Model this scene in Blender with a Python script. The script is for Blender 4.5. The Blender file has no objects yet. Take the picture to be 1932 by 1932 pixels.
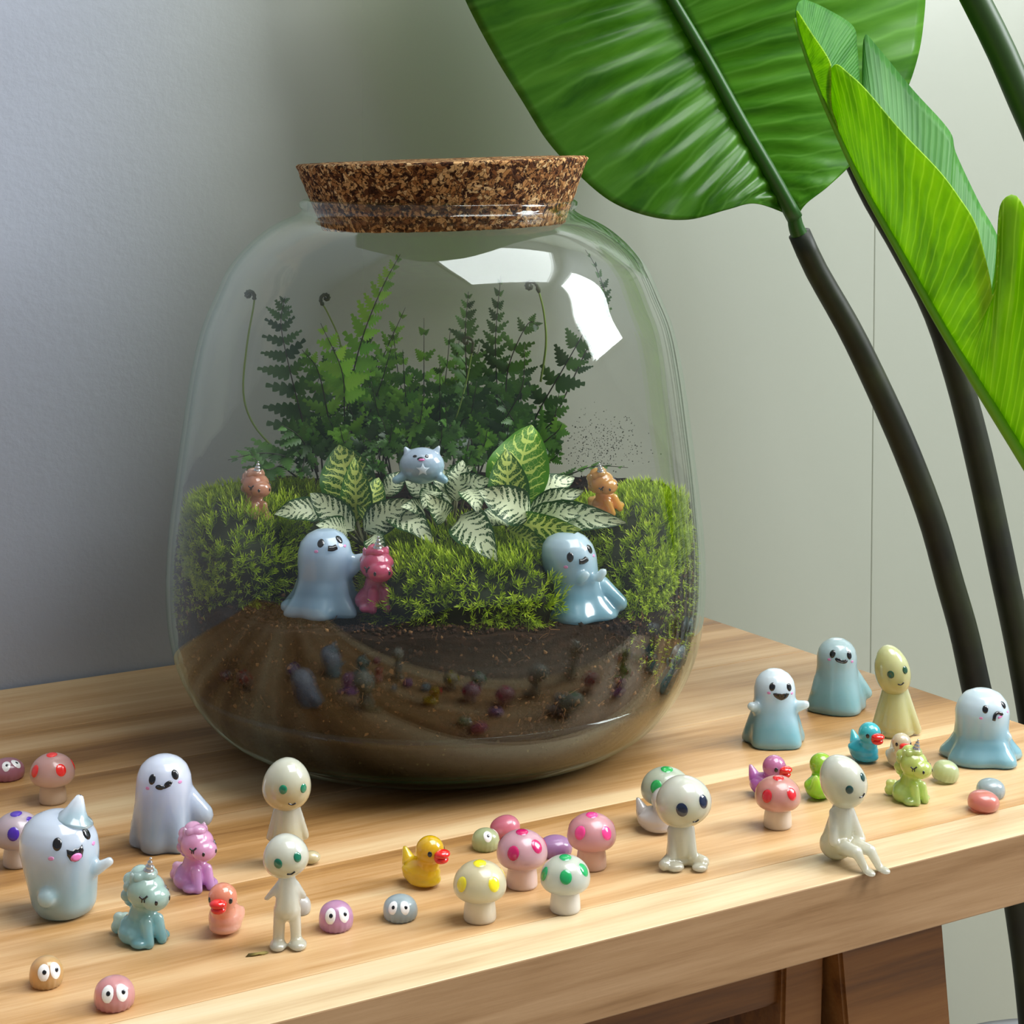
import bpy, bmesh, math, random
import numpy as np
from mathutils import Vector, Matrix, Euler, Quaternion
from mathutils.bvhtree import BVHTree
import mathutils.noise as mn

random.seed(7); rng = np.random.default_rng(7)
S = bpy.context.scene
COL = S.collection
pi = math.pi

# ------------------------------------------------------------------ camera, world, lights
FPX = 3750.0; CX = 966.0; CYP = 477.0
TZ = 0.45                    # height of the bench top
H = 0.298                    # camera above the bench top
PITCH = math.atan(207 / FPX)
cam = bpy.data.cameras.new('camera'); camo = bpy.data.objects.new('camera', cam); COL.objects.link(camo)
camo.location = (0, 0, TZ + H); camo.rotation_euler = (pi/2 - PITCH, 0, 0)
cam.sensor_fit = 'HORIZONTAL'; cam.sensor_width = 36; cam.lens = 36 * FPX / 1932
cam.shift_y = (CYP - 966) / 1932; cam.clip_start = 0.02; cam.clip_end = 50
S.camera = camo

S.view_settings.view_transform = 'Standard'; S.view_settings.look = 'None'
S.view_settings.gamma = 1; S.view_settings.use_curve_mapping = False
S.view_settings.exposure = 0.0
S.cycles.transparent_max_bounces = 24; S.cycles.max_bounces = 10
S.cycles.transmission_bounces = 8; S.cycles.glossy_bounces = 4; S.cycles.diffuse_bounces = 4
S.cycles.caustics_reflective = False

w = bpy.data.worlds.new('room_light'); S.world = w; w.use_nodes = True
w.node_tree.nodes['Background'].inputs[0].default_value = (0.80, 0.88, 1.0, 1)
w.node_tree.nodes['Background'].inputs[1].default_value = 0.26

UV_ = Vector((0.8533, 0.5214, 0)); NV = Vector((-0.5214, 0.8533, 0))   # along the wall, into the wall
def uv(u, n, z=0.0): return UV_ * u + NV * n + Vector((0, 0, z))
ROT = math.atan2(0.5214, 0.8533)
WALL_N = 1.062; RIGHT_U = 2.0; CEIL = 2.5

def area(name, loc, normal, sx, sy, power, color):
    l = bpy.data.lights.new(name, 'AREA'); l.shape = 'RECTANGLE'; l.size = sx; l.size_y = sy
    l.energy = power; l.color = color
    o = bpy.data.objects.new(name, l); COL.objects.link(o); o.location = loc
    z = -Vector(normal).normalized()
    up = Vector((0, 0, 1)) if abs(z.z) < .9 else NV
    x = up.cross(z).normalized(); y = z.cross(x)
    o.rotation_euler = Matrix((x, y, z)).transposed().to_euler()
    return o
area('side_window_daylight', uv(RIGHT_U + .03, -.10, 1.65), -UV_, .86, 1.10, 72, (.93, .97, 1.0))
area('roof_window_daylight', uv(1.075, .10, CEIL + .03), (0, 0, -1), 1.55, 1.4, 66, (.95, .98, 1.0))

# ------------------------------------------------------------------ pixel -> place helpers
_F = Vector((0, math.cos(PITCH), -math.sin(PITCH))); _U = Vector((0, math.sin(PITCH), math.cos(PITCH)))
CO = Vector((0, 0, TZ + H))
def ray(px, py): return _F + Vector((1, 0, 0)) * ((px - CX) / FPX) - _U * ((py - CYP) / FPX)
def at(px, py, depth):
    d = ray(px, py); return CO + d * (depth / d.y)
def ontable(px, py):
    d = ray(px, py); return CO + d * (-H / d.z)
def onwall(px, py, n=WALL_N):
    d = ray(px, py); return CO + d * ((n) / d.dot(NV))

# ------------------------------------------------------------------ mesh helpers
def tag(o, label=None, cat=None, group=None, kind=None):
    if label: o['label'] = label
    if cat: o['category'] = cat
    if group: o['group'] = group
    if kind: o['kind'] = kind
    return o
def link(name, me, mat=None, parent=None, smooth=True):
    o = bpy.data.objects.new(name, me); COL.objects.link(o)
    if mat is not None and len(me.materials) == 0: me.materials.append(mat)
    if smooth and len(me.polygons): me.polygons.foreach_set('use_smooth', [True] * len(me.polygons))
    if parent is not None: o.parent = parent
    return o
def mesh(name, verts, faces, mat=None, parent=None, smooth=True):
    me = bpy.data.meshes.new(name); me.from_pydata([tuple(v) for v in verts], [], faces); me.update()
    return link(name, me, mat, parent, smooth)
def bmobj(name, bm, mat=None, parent=None, smooth=False):
    me = bpy.data.meshes.new(name); bm.to_mesh(me); bm.free()
    return link(name, me, mat, parent, smooth)
def npmesh(name, V, Fc, mat=None, parent=None, smooth=False, col=None):
    """V (n,3), Fc (m,k) arrays, optional per-vertex tint value"""
    me = bpy.data.meshes.new(name); V = np.asarray(V, np.float32); Fc = np.asarray(Fc, np.int32)
    k = Fc.shape[1]
    me.vertices.add(len(V)); me.vertices.foreach_set('co', V.ravel())
    me.loops.add(Fc.size); me.loops.foreach_set('vertex_index', Fc.ravel())
    me.polygons.add(len(Fc)); me.polygons.foreach_set('loop_start', np.arange(0, Fc.size, k, dtype=np.int32))
    me.update(calc_edges=True)
    if col is not None:
        a = me.attributes.new('tint', 'FLOAT', 'POINT'); a.data.foreach_set('value', np.asarray(col, np.float32))
    return link(name, me, mat, parent, smooth)
def empty(name, loc=(0, 0, 0), rz=0.0, parent=None):
    o = bpy.data.objects.new(name, None); COL.objects.link(o); o.location = loc
    o.rotation_euler = (0, 0, rz); o.empty_display_size = .01
    if parent: o.parent = parent
    return o
def lathe_data(prof, seg=64, cap=True):
    vs = []; fs = []
    for r, z in prof:
        for i in range(seg):
            a = 2 * pi * i / seg; vs.append((r * math.cos(a), r * math.sin(a), z))
    for j in range(len(prof) - 1):
        for i in range(seg):
            k = (i + 1) % seg
            fs.append((j*seg + i, j*seg + k, (j+1)*seg + k, (j+1)*seg + i))
    if cap:
        fs.append(tuple(range(seg))[::-1]); fs.append(tuple((len(prof)-1)*seg + i for i in range(seg)))
    return vs, fs
def tube(path, radii, seg=8, caps=True):
    """returns verts, faces for a tube following a path"""
    P = [Vector(p) for p in path]; n = len(P); vs = []; fs = []
    if not hasattr(radii, '__len__'): radii = [radii] * n
    up = Vector((0, 0, 1)); prev = None
    for i, p in enumerate(P):
        t = (P[min(i+1, n-1)] - P[max(i-1, 0)]).normalized()
        x = prev - t * prev.dot(t) if prev is not None else t.orthogonal()
        if x.length < 1e-6: x = t.orthogonal()
        x.normalize(); prev = x; y = t.cross(x)
        for k in range(seg):
            a = 2 * pi * k / seg; vs.append(p + (x * math.cos(a) + y * math.sin(a)) * radii[i])
    for i in range(n - 1):
        for k in range(seg):
            m = (k + 1) % seg; fs.append((i*seg + k, i*seg + m, (i+1)*seg + m, (i+1)*seg + k))
    if caps: fs.append(tuple(range(seg))[::-1]); fs.append(tuple((n-1)*seg + k for k in range(seg)))
    return vs, fs
def spline(pts, n):
    """Catmull-Rom through points (any dim)"""
    P = np.array([list(p) for p in pts], float); m = len(P)
    Q = np.vstack([2*P[0] - P[1], P, 2*P[-1] - P[-2]]); out = []
    for t in np.linspace(0, m - 1, n):
        i = min(int(t), m - 2); f = t - i; a, b, c, d = Q[i], Q[i+1], Q[i+2], Q[i+3]
        out.append(.5 * (2*b + (c - a)*f + (2*a - 5*b + 4*c - d)*f*f + (3*b - a - 3*c + d)*f**3))
    return np.array(out)
def resample(pts, n):
    P = spline(pts, n * 6); L = np.r_[0, np.cumsum(np.linalg.norm(np.diff(P, axis=0), axis=1))]
    t = np.linspace(0, L[-1], n)
    return np.stack([np.interp(t, L, P[:, k]) for k in range(P.shape[1])], 1)
def polyline(pts, n):
    P = np.array([list(p) for p in pts], float); L = np.r_[0, np.cumsum(np.linalg.norm(np.diff(P, axis=0), axis=1))]
    t = np.linspace(0, L[-1], n)
    return np.stack([np.interp(t, L, P[:, k]) for k in range(P.shape[1])], 1)
def boxmesh(name, c, s, mat, parent=None, rz=0.0, bev=0.0, smooth=False, seg=2):
    bm = bmesh.new(); bmesh.ops.create_cube(bm, size=1)
    bmesh.ops.scale(bm, vec=s, verts=bm.verts)
    if bev: bmesh.ops.bevel(bm, geom=bm.edges[:], offset=bev, segments=seg, affect='EDGES', profile=.5)
    o = bmobj(name, bm, mat, parent, smooth); o.location = c; o.rotation_euler = (0, 0, rz); return o

# ------------------------------------------------------------------ materials
def srgb(h):
    h = h.lstrip('#'); c = [int(h[i:i+2], 16) / 255 for i in (0, 2, 4)]
    return tuple((x / 12.92 if x <= .04045 else ((x + .055) / 1.055) ** 2.4) for x in c) + (1,)
class NT:
    def __init__(s, name):
        s.m = bpy.data.materials.new(name); s.m.use_nodes = True; s.t = s.m.node_tree; s.b = s.t.nodes['Principled BSDF']
        s.out = s.t.nodes['Material Output']
    def n(s, typ, **kw):
        x = s.t.nodes.new(typ)
        for k, v in kw.items():
            if k.startswith('i_'):
                key = k[2:]; x.inputs[int(key) if key.isdigit() else key.replace('_', ' ')].default_value = v
            else: setattr(x, k, v)
        return x
    def l(s, a, b): s.t.links.new(a, b)
    def math(s, op, a, b=None, clamp=False):
        x = s.n('ShaderNodeMath', operation=op, use_clamp=clamp)
        for i, v in enumerate((a, b)):
            if v is None: continue
            if isinstance(v, (int, float)): x.inputs[i].default_value = v
            else: s.l(v, x.inputs[i])
        return x.outputs[0]
    def ramp(s, fac, stops, interp='LINEAR'):
        r = s.n('ShaderNodeValToRGB'); r.color_ramp.interpolation = interp; e = r.color_ramp.elements
        while len(e) < len(stops): e.new(.5)
        for i, (p, c) in enumerate(stops): e[i].position = p; e[i].color = c
        s.l(fac, r.inputs[0]); return r.outputs[0]
    def mix(s, f, a, b, blend='MIX'):
        x = s.n('ShaderNodeMix', data_type='RGBA', blend_type=blend)
        for sock, v in ((x.inputs[0], f), (x.inputs[6], a), (x.inputs[7], b)):
            if isinstance(v, (int, float, tuple)): sock.default_value = v
            else: s.l(v, sock)
        return x.outputs[2]
    def set(s, **kw):
        for k, v in kw.items(): s.b.inputs[k.replace('_', ' ')].default_value = v
        return s
    def bump(s, h, strength=.3, dist=.001):
        b = s.n('ShaderNodeBump'); b.inputs['Strength'].default_value = strength; b.inputs['Distance'].default_value = dist
        s.l(h, b.inputs['Height']); s.l(b.outputs[0], s.b.inputs['Normal']); return b
_c = {}
def plain(name, col, rough=.4, **kw):
    if name in _c: return _c[name]
    t = NT(name); t.set(Base_Color=srgb(col) if isinstance(col, str) else col, Roughness=rough)
    t.set(**kw); _c[name] = t.m; return t.m
def resin(name, low, high, sss=.85, trans=.25, rough=.16, mid=.5, sc=.012):
    """clear-coated milky resin, coloured from the base up"""
    if name in _c: return _c[name]
    t = NT(name); g = t.n('ShaderNodeTexCoord'); sp = t.n('ShaderNodeSeparateXYZ'); t.l(g.outputs['Generated'], sp.inputs[0])
    nz = t.n('ShaderNodeTexNoise', i_Scale=3.0, i_Detail=2.0); t.l(g.outputs['Generated'], nz.inputs['Vector'])
    f = t.math('ADD', sp.outputs[2], t.math('MULTIPLY', t.math('SUBTRACT', nz.outputs[0], .5), .25))
    c = t.ramp(f, [(max(.02, mid - .3), srgb(low)), (min(.98, mid + .25), srgb(high))]); t.l(c, t.b.inputs['Base Color'])
    t.set(Roughness=rough, IOR=1.5, Coat_Weight=.5, Coat_Roughness=.04)
    t.b.inputs['Subsurface Weight'].default_value = sss; t.b.inputs['Subsurface Radius'].default_value = (1, 1, 1)
    t.b.inputs['Subsurface Scale'].default_value = sc * 1.6; t.b.inputs['Transmission Weight'].default_value = trans
    _c[name] = t.m; return t.m

def wood_mat(name, pal, scale=1.0, seed=0.0):
    t = NT(name); tc = t.n('ShaderNodeTexCoord'); oi = t.n('ShaderNodeObjectInfo')
    mp = t.n('ShaderNodeMapping'); t.l(tc.outputs['Object'], mp.inputs[0]); mp.inputs['Scale'].default_value = (.55, 9, 9)
    off = t.n('ShaderNodeCombineXYZ'); r = t.math('MULTIPLY', oi.outputs['Random'], 37.0)
    t.l(r, off.inputs[0]); t.l(r, off.inputs[1]); off.inputs[2].default_value = seed; t.l(off.outputs[0], mp.inputs['Location'])
    n1 = t.n('ShaderNodeTexNoise', i_Scale=2.6 * scale, i_Detail=3.0, i_Roughness=.5, i_Distortion=.6); t.l(mp.outputs[0], n1.inputs['Vector'])
    n2 = t.n('ShaderNodeTexNoise', i_Scale=11.0 * scale, i_Detail=5.0, i_Roughness=.62); t.l(mp.outputs[0], n2.inputs['Vector'])
    mp2 = t.n('ShaderNodeMapping'); t.l(tc.outputs['Object'], mp2.inputs[0]); mp2.inputs['Scale'].default_value = (30, 600, 600)
    n3 = t.n('ShaderNodeTexNoise', i_Scale=1.0, i_Detail=3.0); t.l(mp2.outputs[0], n3.inputs['Vector'])
    f = t.math('ADD', t.math('MULTIPLY', n1.outputs[0], .66), t.math('MULTIPLY', n2.outputs[0], .34))
    f = t.math('ADD', f, t.math('MULTIPLY', t.math('SUBTRACT', n3.outputs[0], .5), .12))
    f = t.math('ADD', f, t.math('MULTIPLY', t.math('SUBTRACT', oi.outputs['Random'], .5), .07))
    c = t.ramp(f, [(.33, srgb(pal[0])), (.44, srgb(pal[1])), (.53, srgb(pal[2])), (.68, srgb(pal[3]))])
    t.l(c, t.b.inputs['Base Color']); t.set(Roughness=.42); t.b.inputs['Specular IOR Level'].default_value = .45
    t.bump(n3.outputs[0], .12, .0006); return t.m
M = {}
M['wood'] = wood_mat('bench_wood', ['#825a2f', '#aa7f4b', '#c1996a', '#d8bb8e'])
M['wood_pale'] = wood_mat('pale_sapwood', ['#a28252', '#bea078', '#d0b890', '#dccaa8'], 1.3, 9.0)
M['wood_edge'] = wood_mat('edge_grain_wood', ['#725435', '#8a6845', '#9c7a56', '#ad8c68'], 2.2, 5.0)
M['wood_dark'] = wood_mat('leg_wood', ['#4a2c14', '#68401f', '#845629', '#9c6c3c'], 1.2, 3.0)

def wall_mat():
    t = NT('painted_wall'); tc = t.n('ShaderNodeTexCoord')
    n = t.n('ShaderNodeTexNoise', i_Scale=160.0, i_Detail=4.0, i_Roughness=.6); t.l(tc.outputs['Object'], n.inputs['Vector'])
    n2 = t.n('ShaderNodeTexNoise', i_Scale=2.0, i_Detail=3.0); t.l(tc.outputs['Object'], n2.inputs['Vector'])
    c = t.ramp(n2.outputs[0], [(.3, srgb('#b4b9c2')), (.7, srgb('#bcc1c9'))]); t.l(c, t.b.inputs['Base Color'])
    t.set(Roughness=.38); t.b.inputs['IOR'].default_value = 1.6
    t.bump(n.outputs[0], .22, .0012); return t.m
M['wall'] = wall_mat()
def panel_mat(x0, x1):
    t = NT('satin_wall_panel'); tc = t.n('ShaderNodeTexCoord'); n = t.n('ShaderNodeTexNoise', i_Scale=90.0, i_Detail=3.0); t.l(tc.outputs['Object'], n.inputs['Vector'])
    # bluish textured left; smooth satin right, green leaf bounce painted into its colour
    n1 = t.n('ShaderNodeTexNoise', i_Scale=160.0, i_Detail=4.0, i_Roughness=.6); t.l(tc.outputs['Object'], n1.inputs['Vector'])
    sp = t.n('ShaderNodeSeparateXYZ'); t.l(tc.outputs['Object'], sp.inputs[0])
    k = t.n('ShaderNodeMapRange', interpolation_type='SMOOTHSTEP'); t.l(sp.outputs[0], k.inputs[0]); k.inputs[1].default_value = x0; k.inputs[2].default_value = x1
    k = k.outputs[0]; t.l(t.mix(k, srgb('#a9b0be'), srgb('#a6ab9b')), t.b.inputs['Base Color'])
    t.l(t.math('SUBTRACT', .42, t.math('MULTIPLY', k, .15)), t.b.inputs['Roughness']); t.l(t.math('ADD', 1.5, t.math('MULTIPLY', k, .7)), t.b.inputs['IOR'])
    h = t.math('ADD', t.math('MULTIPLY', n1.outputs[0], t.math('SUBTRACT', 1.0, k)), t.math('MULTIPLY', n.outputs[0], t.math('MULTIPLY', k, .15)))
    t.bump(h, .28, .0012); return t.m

M['ceiling'] = plain('ceiling_paint', '#d9d9d6', .8)
M['floor'] = wood_mat('floor_boards', ['#8a7a66', '#9c8b76', '#a99a86', '#b5a794'], .5)
M['frame_white'] = plain('window_frame_paint', '#e8e8e6', .4)

# ------------------------------------------------------------------ room
def struct(o): o['kind'] = 'structure'; return o
def slab(name, c, s, mat): return struct(boxmesh(name, c, s, mat, rz=ROT))
# back wall in two sheets meeting at the vertical joint
jp = onwall(1646, 900); ju = jp.dot(UV_)
js = onwall(470, 900).dot(UV_)
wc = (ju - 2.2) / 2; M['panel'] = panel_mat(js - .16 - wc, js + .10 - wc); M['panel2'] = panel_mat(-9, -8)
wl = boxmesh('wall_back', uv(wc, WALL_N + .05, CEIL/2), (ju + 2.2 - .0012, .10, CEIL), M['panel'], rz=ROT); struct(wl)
wr = boxmesh('wall_back_right', uv((ju + RIGHT_U + .1) / 2, WALL_N + .0492, CEIL/2), (RIGHT_U + .1 - ju, .0984, CEIL), M['panel2'], rz=ROT, bev=.0008); struct(wr)
slab('floor', uv(-.05, -1.97, -.05), (4.3, 6.06, .10), M['floor'])
def wall_hole(name, origin, ax, ay, thick, W0, W1, H0, H1, hole, mat):
    """flat wall with a rectangular hole, made of four blocks in one mesh"""
    bm = bmesh.new(); a0, a1, b0, b1 = hole
    for (x0, x1, y0, y1) in ((W0, a0, H0, H1), (a1, W1, H0, H1), (a0, a1, H0, b0), (a0, a1, b1, H1)):
        nrm = ax.cross(ay)
        vs = [bm.verts.new(origin + ax*x + ay*y + nrm*z) for z in (0, thick) for x, y in ((x0, y0), (x1, y0), (x1, y1), (x0, y1))]
        for f in ((3,2,1,0), (4,5,6,7), (0,1,5,4), (1,2,6,5), (2,3,7,6), (3,0,4,7)): bm.faces.new([vs[i] for i in f])
    bmesh.ops.recalc_face_normals(bm, faces=bm.faces)
    return struct(bmobj(name, bm, mat))
wall_hole('wall_right', uv(RIGHT_U, 0), -NV, Vector((0, 0, 1)), -.1, -WALL_N, 5.0, 0, CEIL, (-.33, .53, 1.10, 2.2), M['wall'])
wall_hole('ceiling', Vector((0, 0, CEIL)), UV_, NV, .1, -2.2, RIGHT_U, -5.0, WALL_N, (.30, 1.85, -.60, .80), M['ceiling'])
def frame(name, o, ax, ay, a0, a1, b0, b1, bars):
    e = empty(name, o); e['kind'] = 'structure'
    th = .03
    def bar(x0, x1, y0, y1):
        bm = bmesh.new(); nn = ax.cross(ay); vs = [bm.verts.new(ax*x + ay*y + nn*z) for z in (-.02, .02) for x, y in ((x0, y0), (x1, y0), (x1, y1), (x0, y1))]
        for f in ((3,2,1,0), (4,5,6,7), (0,1,5,4), (1,2,6,5), (2,3,7,6), (3,0,4,7)): bm.faces.new([vs[i] for i in f])
        bmesh.ops.recalc_face_normals(bm, faces=bm.faces); bmobj('window_bar', bm, M['frame_white'], e)
    bar(a0, a0+th, b0, b1); bar(a1-th, a1, b0, b1); bar(a0, a1, b0, b0+th); bar(a0, a1, b1-th, b1)
frame('window_1', uv(RIGHT_U, 0), -NV, Vector((0, 0, 1)), -.33, .53, 1.10, 2.2, 1)
frame('window_2', Vector((0, 0, CEIL)), UV_, NV, .30, 1.85, -.60, .80, 1)

# ------------------------------------------------------------------ bench
# pixel lines of the slab: front edge at n=F0, back edge against the wall, right end at u=E0
pF = ontable(900, 1839); pB = ontable(0, 1312); pE = (ontable(1326, 1163).dot(UV_) + ontable(1806, 1324).dot(UV_)) / 2
F0 = (pF.dot(NV) + ontable(1932, 1569).dot(NV)) / 2; B0 = WALL_N - .003; E0 = pE; L0 = E0 - 1.15; TH = .0305
bench = empty('wooden_bench', uv((E0 + L0)/2, (F0 + B0)/2, 0), ROT)
tag(bench, 'light wooden bench with planked top, standing against the wall under the jar', 'bench')
LU = (E0 + L0)/2; LN = (F0 + B0)/2
joints = [F0, ontable(900, 1764).dot(NV), F0 + .125, F0 + .205, ontable(0, 1488).dot(NV), F0 + .370, B0]
for i in range(len(joints) - 1):
    a, b = joints[i], joints[i+1]
    o = boxmesh('plank', (0, (a + b)/2 - LN, TZ - TH/2), (E0 - L0, b - a - .00025, TH), M['wood'], bench, bev=.0006)
    if i == 0:
        o['label'] = 'pale front edge plank'; o.data.materials[0] = M['wood_pale']; o.data.materials.append(M['wood_edge'])
        for pl in o.data.polygons:
            if pl.normal.y < -.7: pl.material_index = 1
# legs: splayed posts with an apron rail, at the right end
def leanbox(name, u0, u1, n0, n1, z0, z1, du, mat, parent):
    """box whose bottom is shifted by du along the bench"""
    bm = bmesh.new(); vs = []
    for z, s in ((z0, du), (z1, 0)):
        for u, n in ((u0, n0), (u1, n0), (u1, n1), (u0, n1)): vs.append(bm.verts.new((u + s - LU, n - LN, z)))
    for f in ((3,2,1,0), (4,5,6,7), (0,1,5,4), (1,2,6,5), (2,3,7,6), (3,0,4,7)): bm.faces.new([vs[i] for i in f])
    bmesh.ops.bevel(bm, geom=bm.edges[:], offset=.0015, segments=2, affect='EDGES')
    return bmobj(name, bm, mat, parent)
n1 = F0 + .045
def uat(px, py, n):
    d = ray(px, py); return (CO + d * (n / d.dot(NV)))
uR = uat(1772, 1740, n1).dot(UV_); uLm = uat(1575, 1800, n1).dot(UV_)
zt = TZ - TH
leanbox('leg', uLm, uR, n1, n1 + .05, 0, zt, .05, M['wood_dark'], bench)
ub = E0 - .05
leanbox('leg', ub - .05, ub, B0 - .09, B0 - .04, 0, zt, .03, M['wood_dark'], bench)
leanbox('leg', L0 + .05, L0 + .10, n1, n1 + .05, 0, zt, -.05, M['wood_dark'], bench)
leanbox('leg', L0 + .05, L0 + .10, B0 - .09, B0 - .04, 0, zt, -.05, M['wood_dark'], bench)
za = uat(1538, 1876, n1 + .012); zb = uat(1375, 1931, n1 + .012)
ua = uat(1470, 1850, n1 + .012).dot(UV_)
leanbox('apron_rail', L0 + .11, uLm + .005, n1 + .012, n1 + .034, za.z, zt, 0, M['wood_dark'], bench)
leanbox('corner_block', ua, uLm + .002, n1 + .008, n1 + .046, .02, zt - .001, -.01, M['wood_dark'], bench)
leanbox('cross_rail', uLm + .02, uR - .02, n1 + .05, B0 - .09, .30, .34, 0, M['wood_dark'], bench)
# ------------------------------------------------------------------ the glass jar
JC = at(823, 1403, .987); JC.z = TZ          # centre of the jar's foot
JX, JY = JC.x, JC.y
LEAN = .007
PROF = [(0, 8.0), (.10, 8.7), (.45, 9.8), (1.1, 10.9), (2.2, 11.9), (3.6, 12.7), (5.2, 13.2), (7.2, 13.42), (9.5, 13.38), (12.2, 13.1), (15.5, 12.65),
        (18.4, 12.2), (20.6, 11.7), (22.3, 11.0), (23.6, 10.4), (24.6, 9.6), (25.4, 8.7), (25.9, 7.9), (26.2, 7.2), (26.4, 6.85)]
_zs = [p[0] / 100 for p in PROF]; _rs = [p[1] / 100 for p in PROF]
def jarR(z): return float(np.interp(z, _zs, _rs))
def injar(p, m=.006):
    m += .0012
    """keep a point (jar-relative) inside the glass wall"""
    z = max(p[2], .006); R = jarR(z) - m; cx = LEAN * z; dx = p[0] - cx; dy = p[1]; r = math.hypot(dx, dy)
    if r > R: dx *= R / r; dy *= R / r
    return Vector((dx + cx, dy, z))
def glass_mat():
    t = NT('jar_glass'); t.t.nodes.remove(t.b)
    tr = t.n('ShaderNodeBsdfTransparent'); gl = t.n('ShaderNodeBsdfGlossy'); gl.inputs['Roughness'].default_value = .015
    gl.inputs['Color'].default_value = (.95, 1, .97, 1)
    lw = t.n('ShaderNodeLayerWeight'); lw.inputs[0].default_value = .5
    c = t.ramp(lw.outputs['Facing'], [(.0, (.997, .999, .997, 1)), (.8, (.99, .996, .991, 1)), (.94, (.76, .86, .79, 1)), (1.0, (.30, .44, .36, 1))]); t.l(c, tr.inputs[0])
    lf = t.n('ShaderNodeLayerWeight'); lf.inputs[0].default_value = .5
    tc = t.n('ShaderNodeTexCoord'); nz = t.n('ShaderNodeTexNoise', i_Scale=9.0, i_Detail=1.0); t.l(tc.outputs['Object'], nz.inputs['Vector'])
    bp = t.n('ShaderNodeBump'); bp.inputs['Strength'].default_value = .25; bp.inputs['Distance'].default_value = .004
    t.l(nz.outputs[0], bp.inputs['Height']); t.l(bp.outputs[0], gl.inputs['Normal']); t.l(bp.outputs[0], lf.inputs['Normal'])
    frs = t.math('ADD', .034, t.math('MULTIPLY', t.math('POWER', lf.outputs['Facing'], 5.0), .95))
    mx = t.n('ShaderNodeMixShader'); t.l(frs, mx.inputs[0]); t.l(tr.outputs[0], mx.inputs[1]); t.l(gl.outputs[0], mx.inputs[2])
    t.l(mx.outputs[0], t.out.inputs[0]); return t.m
def foot_glass():
    t = NT('thick_green_glass'); t.t.nodes.remove(t.b)
    tr = t.n('ShaderNodeBsdfTransparent'); gl = t.n('ShaderNodeBsdfGlossy'); gl.inputs['Roughness'].default_value = .03
    tr.inputs[0].default_value = (.30, .50, .33, 1)
    lf = t.n('ShaderNodeLayerWeight'); lf.inputs[0].default_value = .5; frs = t.math('ADD', .045, t.math('MULTIPLY', t.math('POWER', lf.outputs['Facing'], 5.0), .8))
    mx = t.n('ShaderNodeMixShader'); t.l(frs, mx.inputs[0]); t.l(tr.outputs[0], mx.inputs[1]); t.l(gl.outputs[0], mx.inputs[2])
    t.l(mx.outputs[0], t.out.inputs[0]); return t.m
M['glass'] = glass_mat(); M['foot'] = foot_glass()
jar = empty('glass_jar', JC); tag(jar, 'large clear rounded glass jar holding the planted terrarium, standing on the bench', 'jar')
P2 = [(x[1]/100, x[0]/100) for x in spline([(z, r) for z, r in PROF], 90)]
rim = [(.0675, .2650), (.0690, .2668), (.0688, .2690), (.0672, .2702), (.0655, .2695), (.0648, .2675), (.0652, .2640)]
inner = [(max(r - .0022, .001), z + (.0035 if z < .01 else 0)) for r, z in P2[::-1] if z < .2625]
outer = [(0.0005, .003), (.05, .0025), (.060, .0004)] + P2
prof = outer + rim + inner + [(0.0005, .0048)]
def sheared(vs): return [(x + LEAN * z, y, z) for x, y, z in vs]
v, f = lathe_data(prof, 128, False)
mesh('jar_wall', sheared(v), f, M['glass'], jar)
# thick tinted foot of the jar: the curved lower ring under the contents
v, f = lathe_data([(.03, .0052), (.068, .0052)] + [(jarR(z) - .0028, z) for z in (.0075, .011, .016, .022, .029, .035)] + [(jarR(z) - .0062 - .0006, z) for z in (.0345, .028, .021, .015, .012)] + [(.070, .0102), (.03, .0095)], 96, False)
mesh('thick_foot', sheared(v), f, M['foot'], jar)['label'] = 'green tinted thick foot'

# ------------------------------------------------------------------ cork lid
def cork_mat():
    t = NT('cork'); tc = t.n('ShaderNodeTexCoord')
    v1 = t.n('ShaderNodeTexVoronoi', i_Scale=430.0); v1.inputs['Randomness'].default_value = 1
    d = t.n('ShaderNodeTexNoise', i_Scale=120.0, i_Detail=3.0); t.l(tc.outputs['Object'], d.inputs['Vector'])
    vm = t.n('ShaderNodeMix', data_type='RGBA'); vm.inputs[0].default_value = .012
    t.l(tc.outputs['Object'], vm.inputs[6]); t.l(d.outputs['Color'], vm.inputs[7]); t.l(vm.outputs[2], v1.inputs['Vector'])
    sp = t.n('ShaderNodeSeparateColor'); t.l(v1.outputs['Color'], sp.inputs[0])
    c = t.ramp(sp.outputs[0], [(.0, srgb('#3a1e0f')), (.25, srgb('#7d4e2b')), (.5, srgb('#b07c4a')), (.8, srgb('#d0a26c')), (1, srgb('#e0bc8a'))])
    n = t.n('ShaderNodeTexNoise', i_Scale=430.0, i_Detail=3.0); t.l(tc.outputs['Object'], n.inputs['Vector'])
    e = t.n('ShaderNodeTexVoronoi', feature='DISTANCE_TO_EDGE', i_Scale=430.0); t.l(vm.outputs[2], e.inputs['Vector'])
    ed = t.ramp(e.outputs['Distance'], [(.0, (0, 0, 0, 1)), (.06, (1, 1, 1, 1))]); hole = t.ramp(n.outputs[0], [(.38, (0, 0, 0, 1)), (.46, (1, 1, 1, 1))])
    k = t.mix(1.0, ed, hole, 'MULTIPLY'); c2 = t.mix(k, srgb('#33190c'), c); t.l(c2, t.b.inputs['Base Color']); t.set(Roughness=.9)
    t.b.inputs['Specular IOR Level'].default_value = .2
    t.bump(k, .8, .0012); return t.m
M['cork'] = cork_mat()
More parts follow.
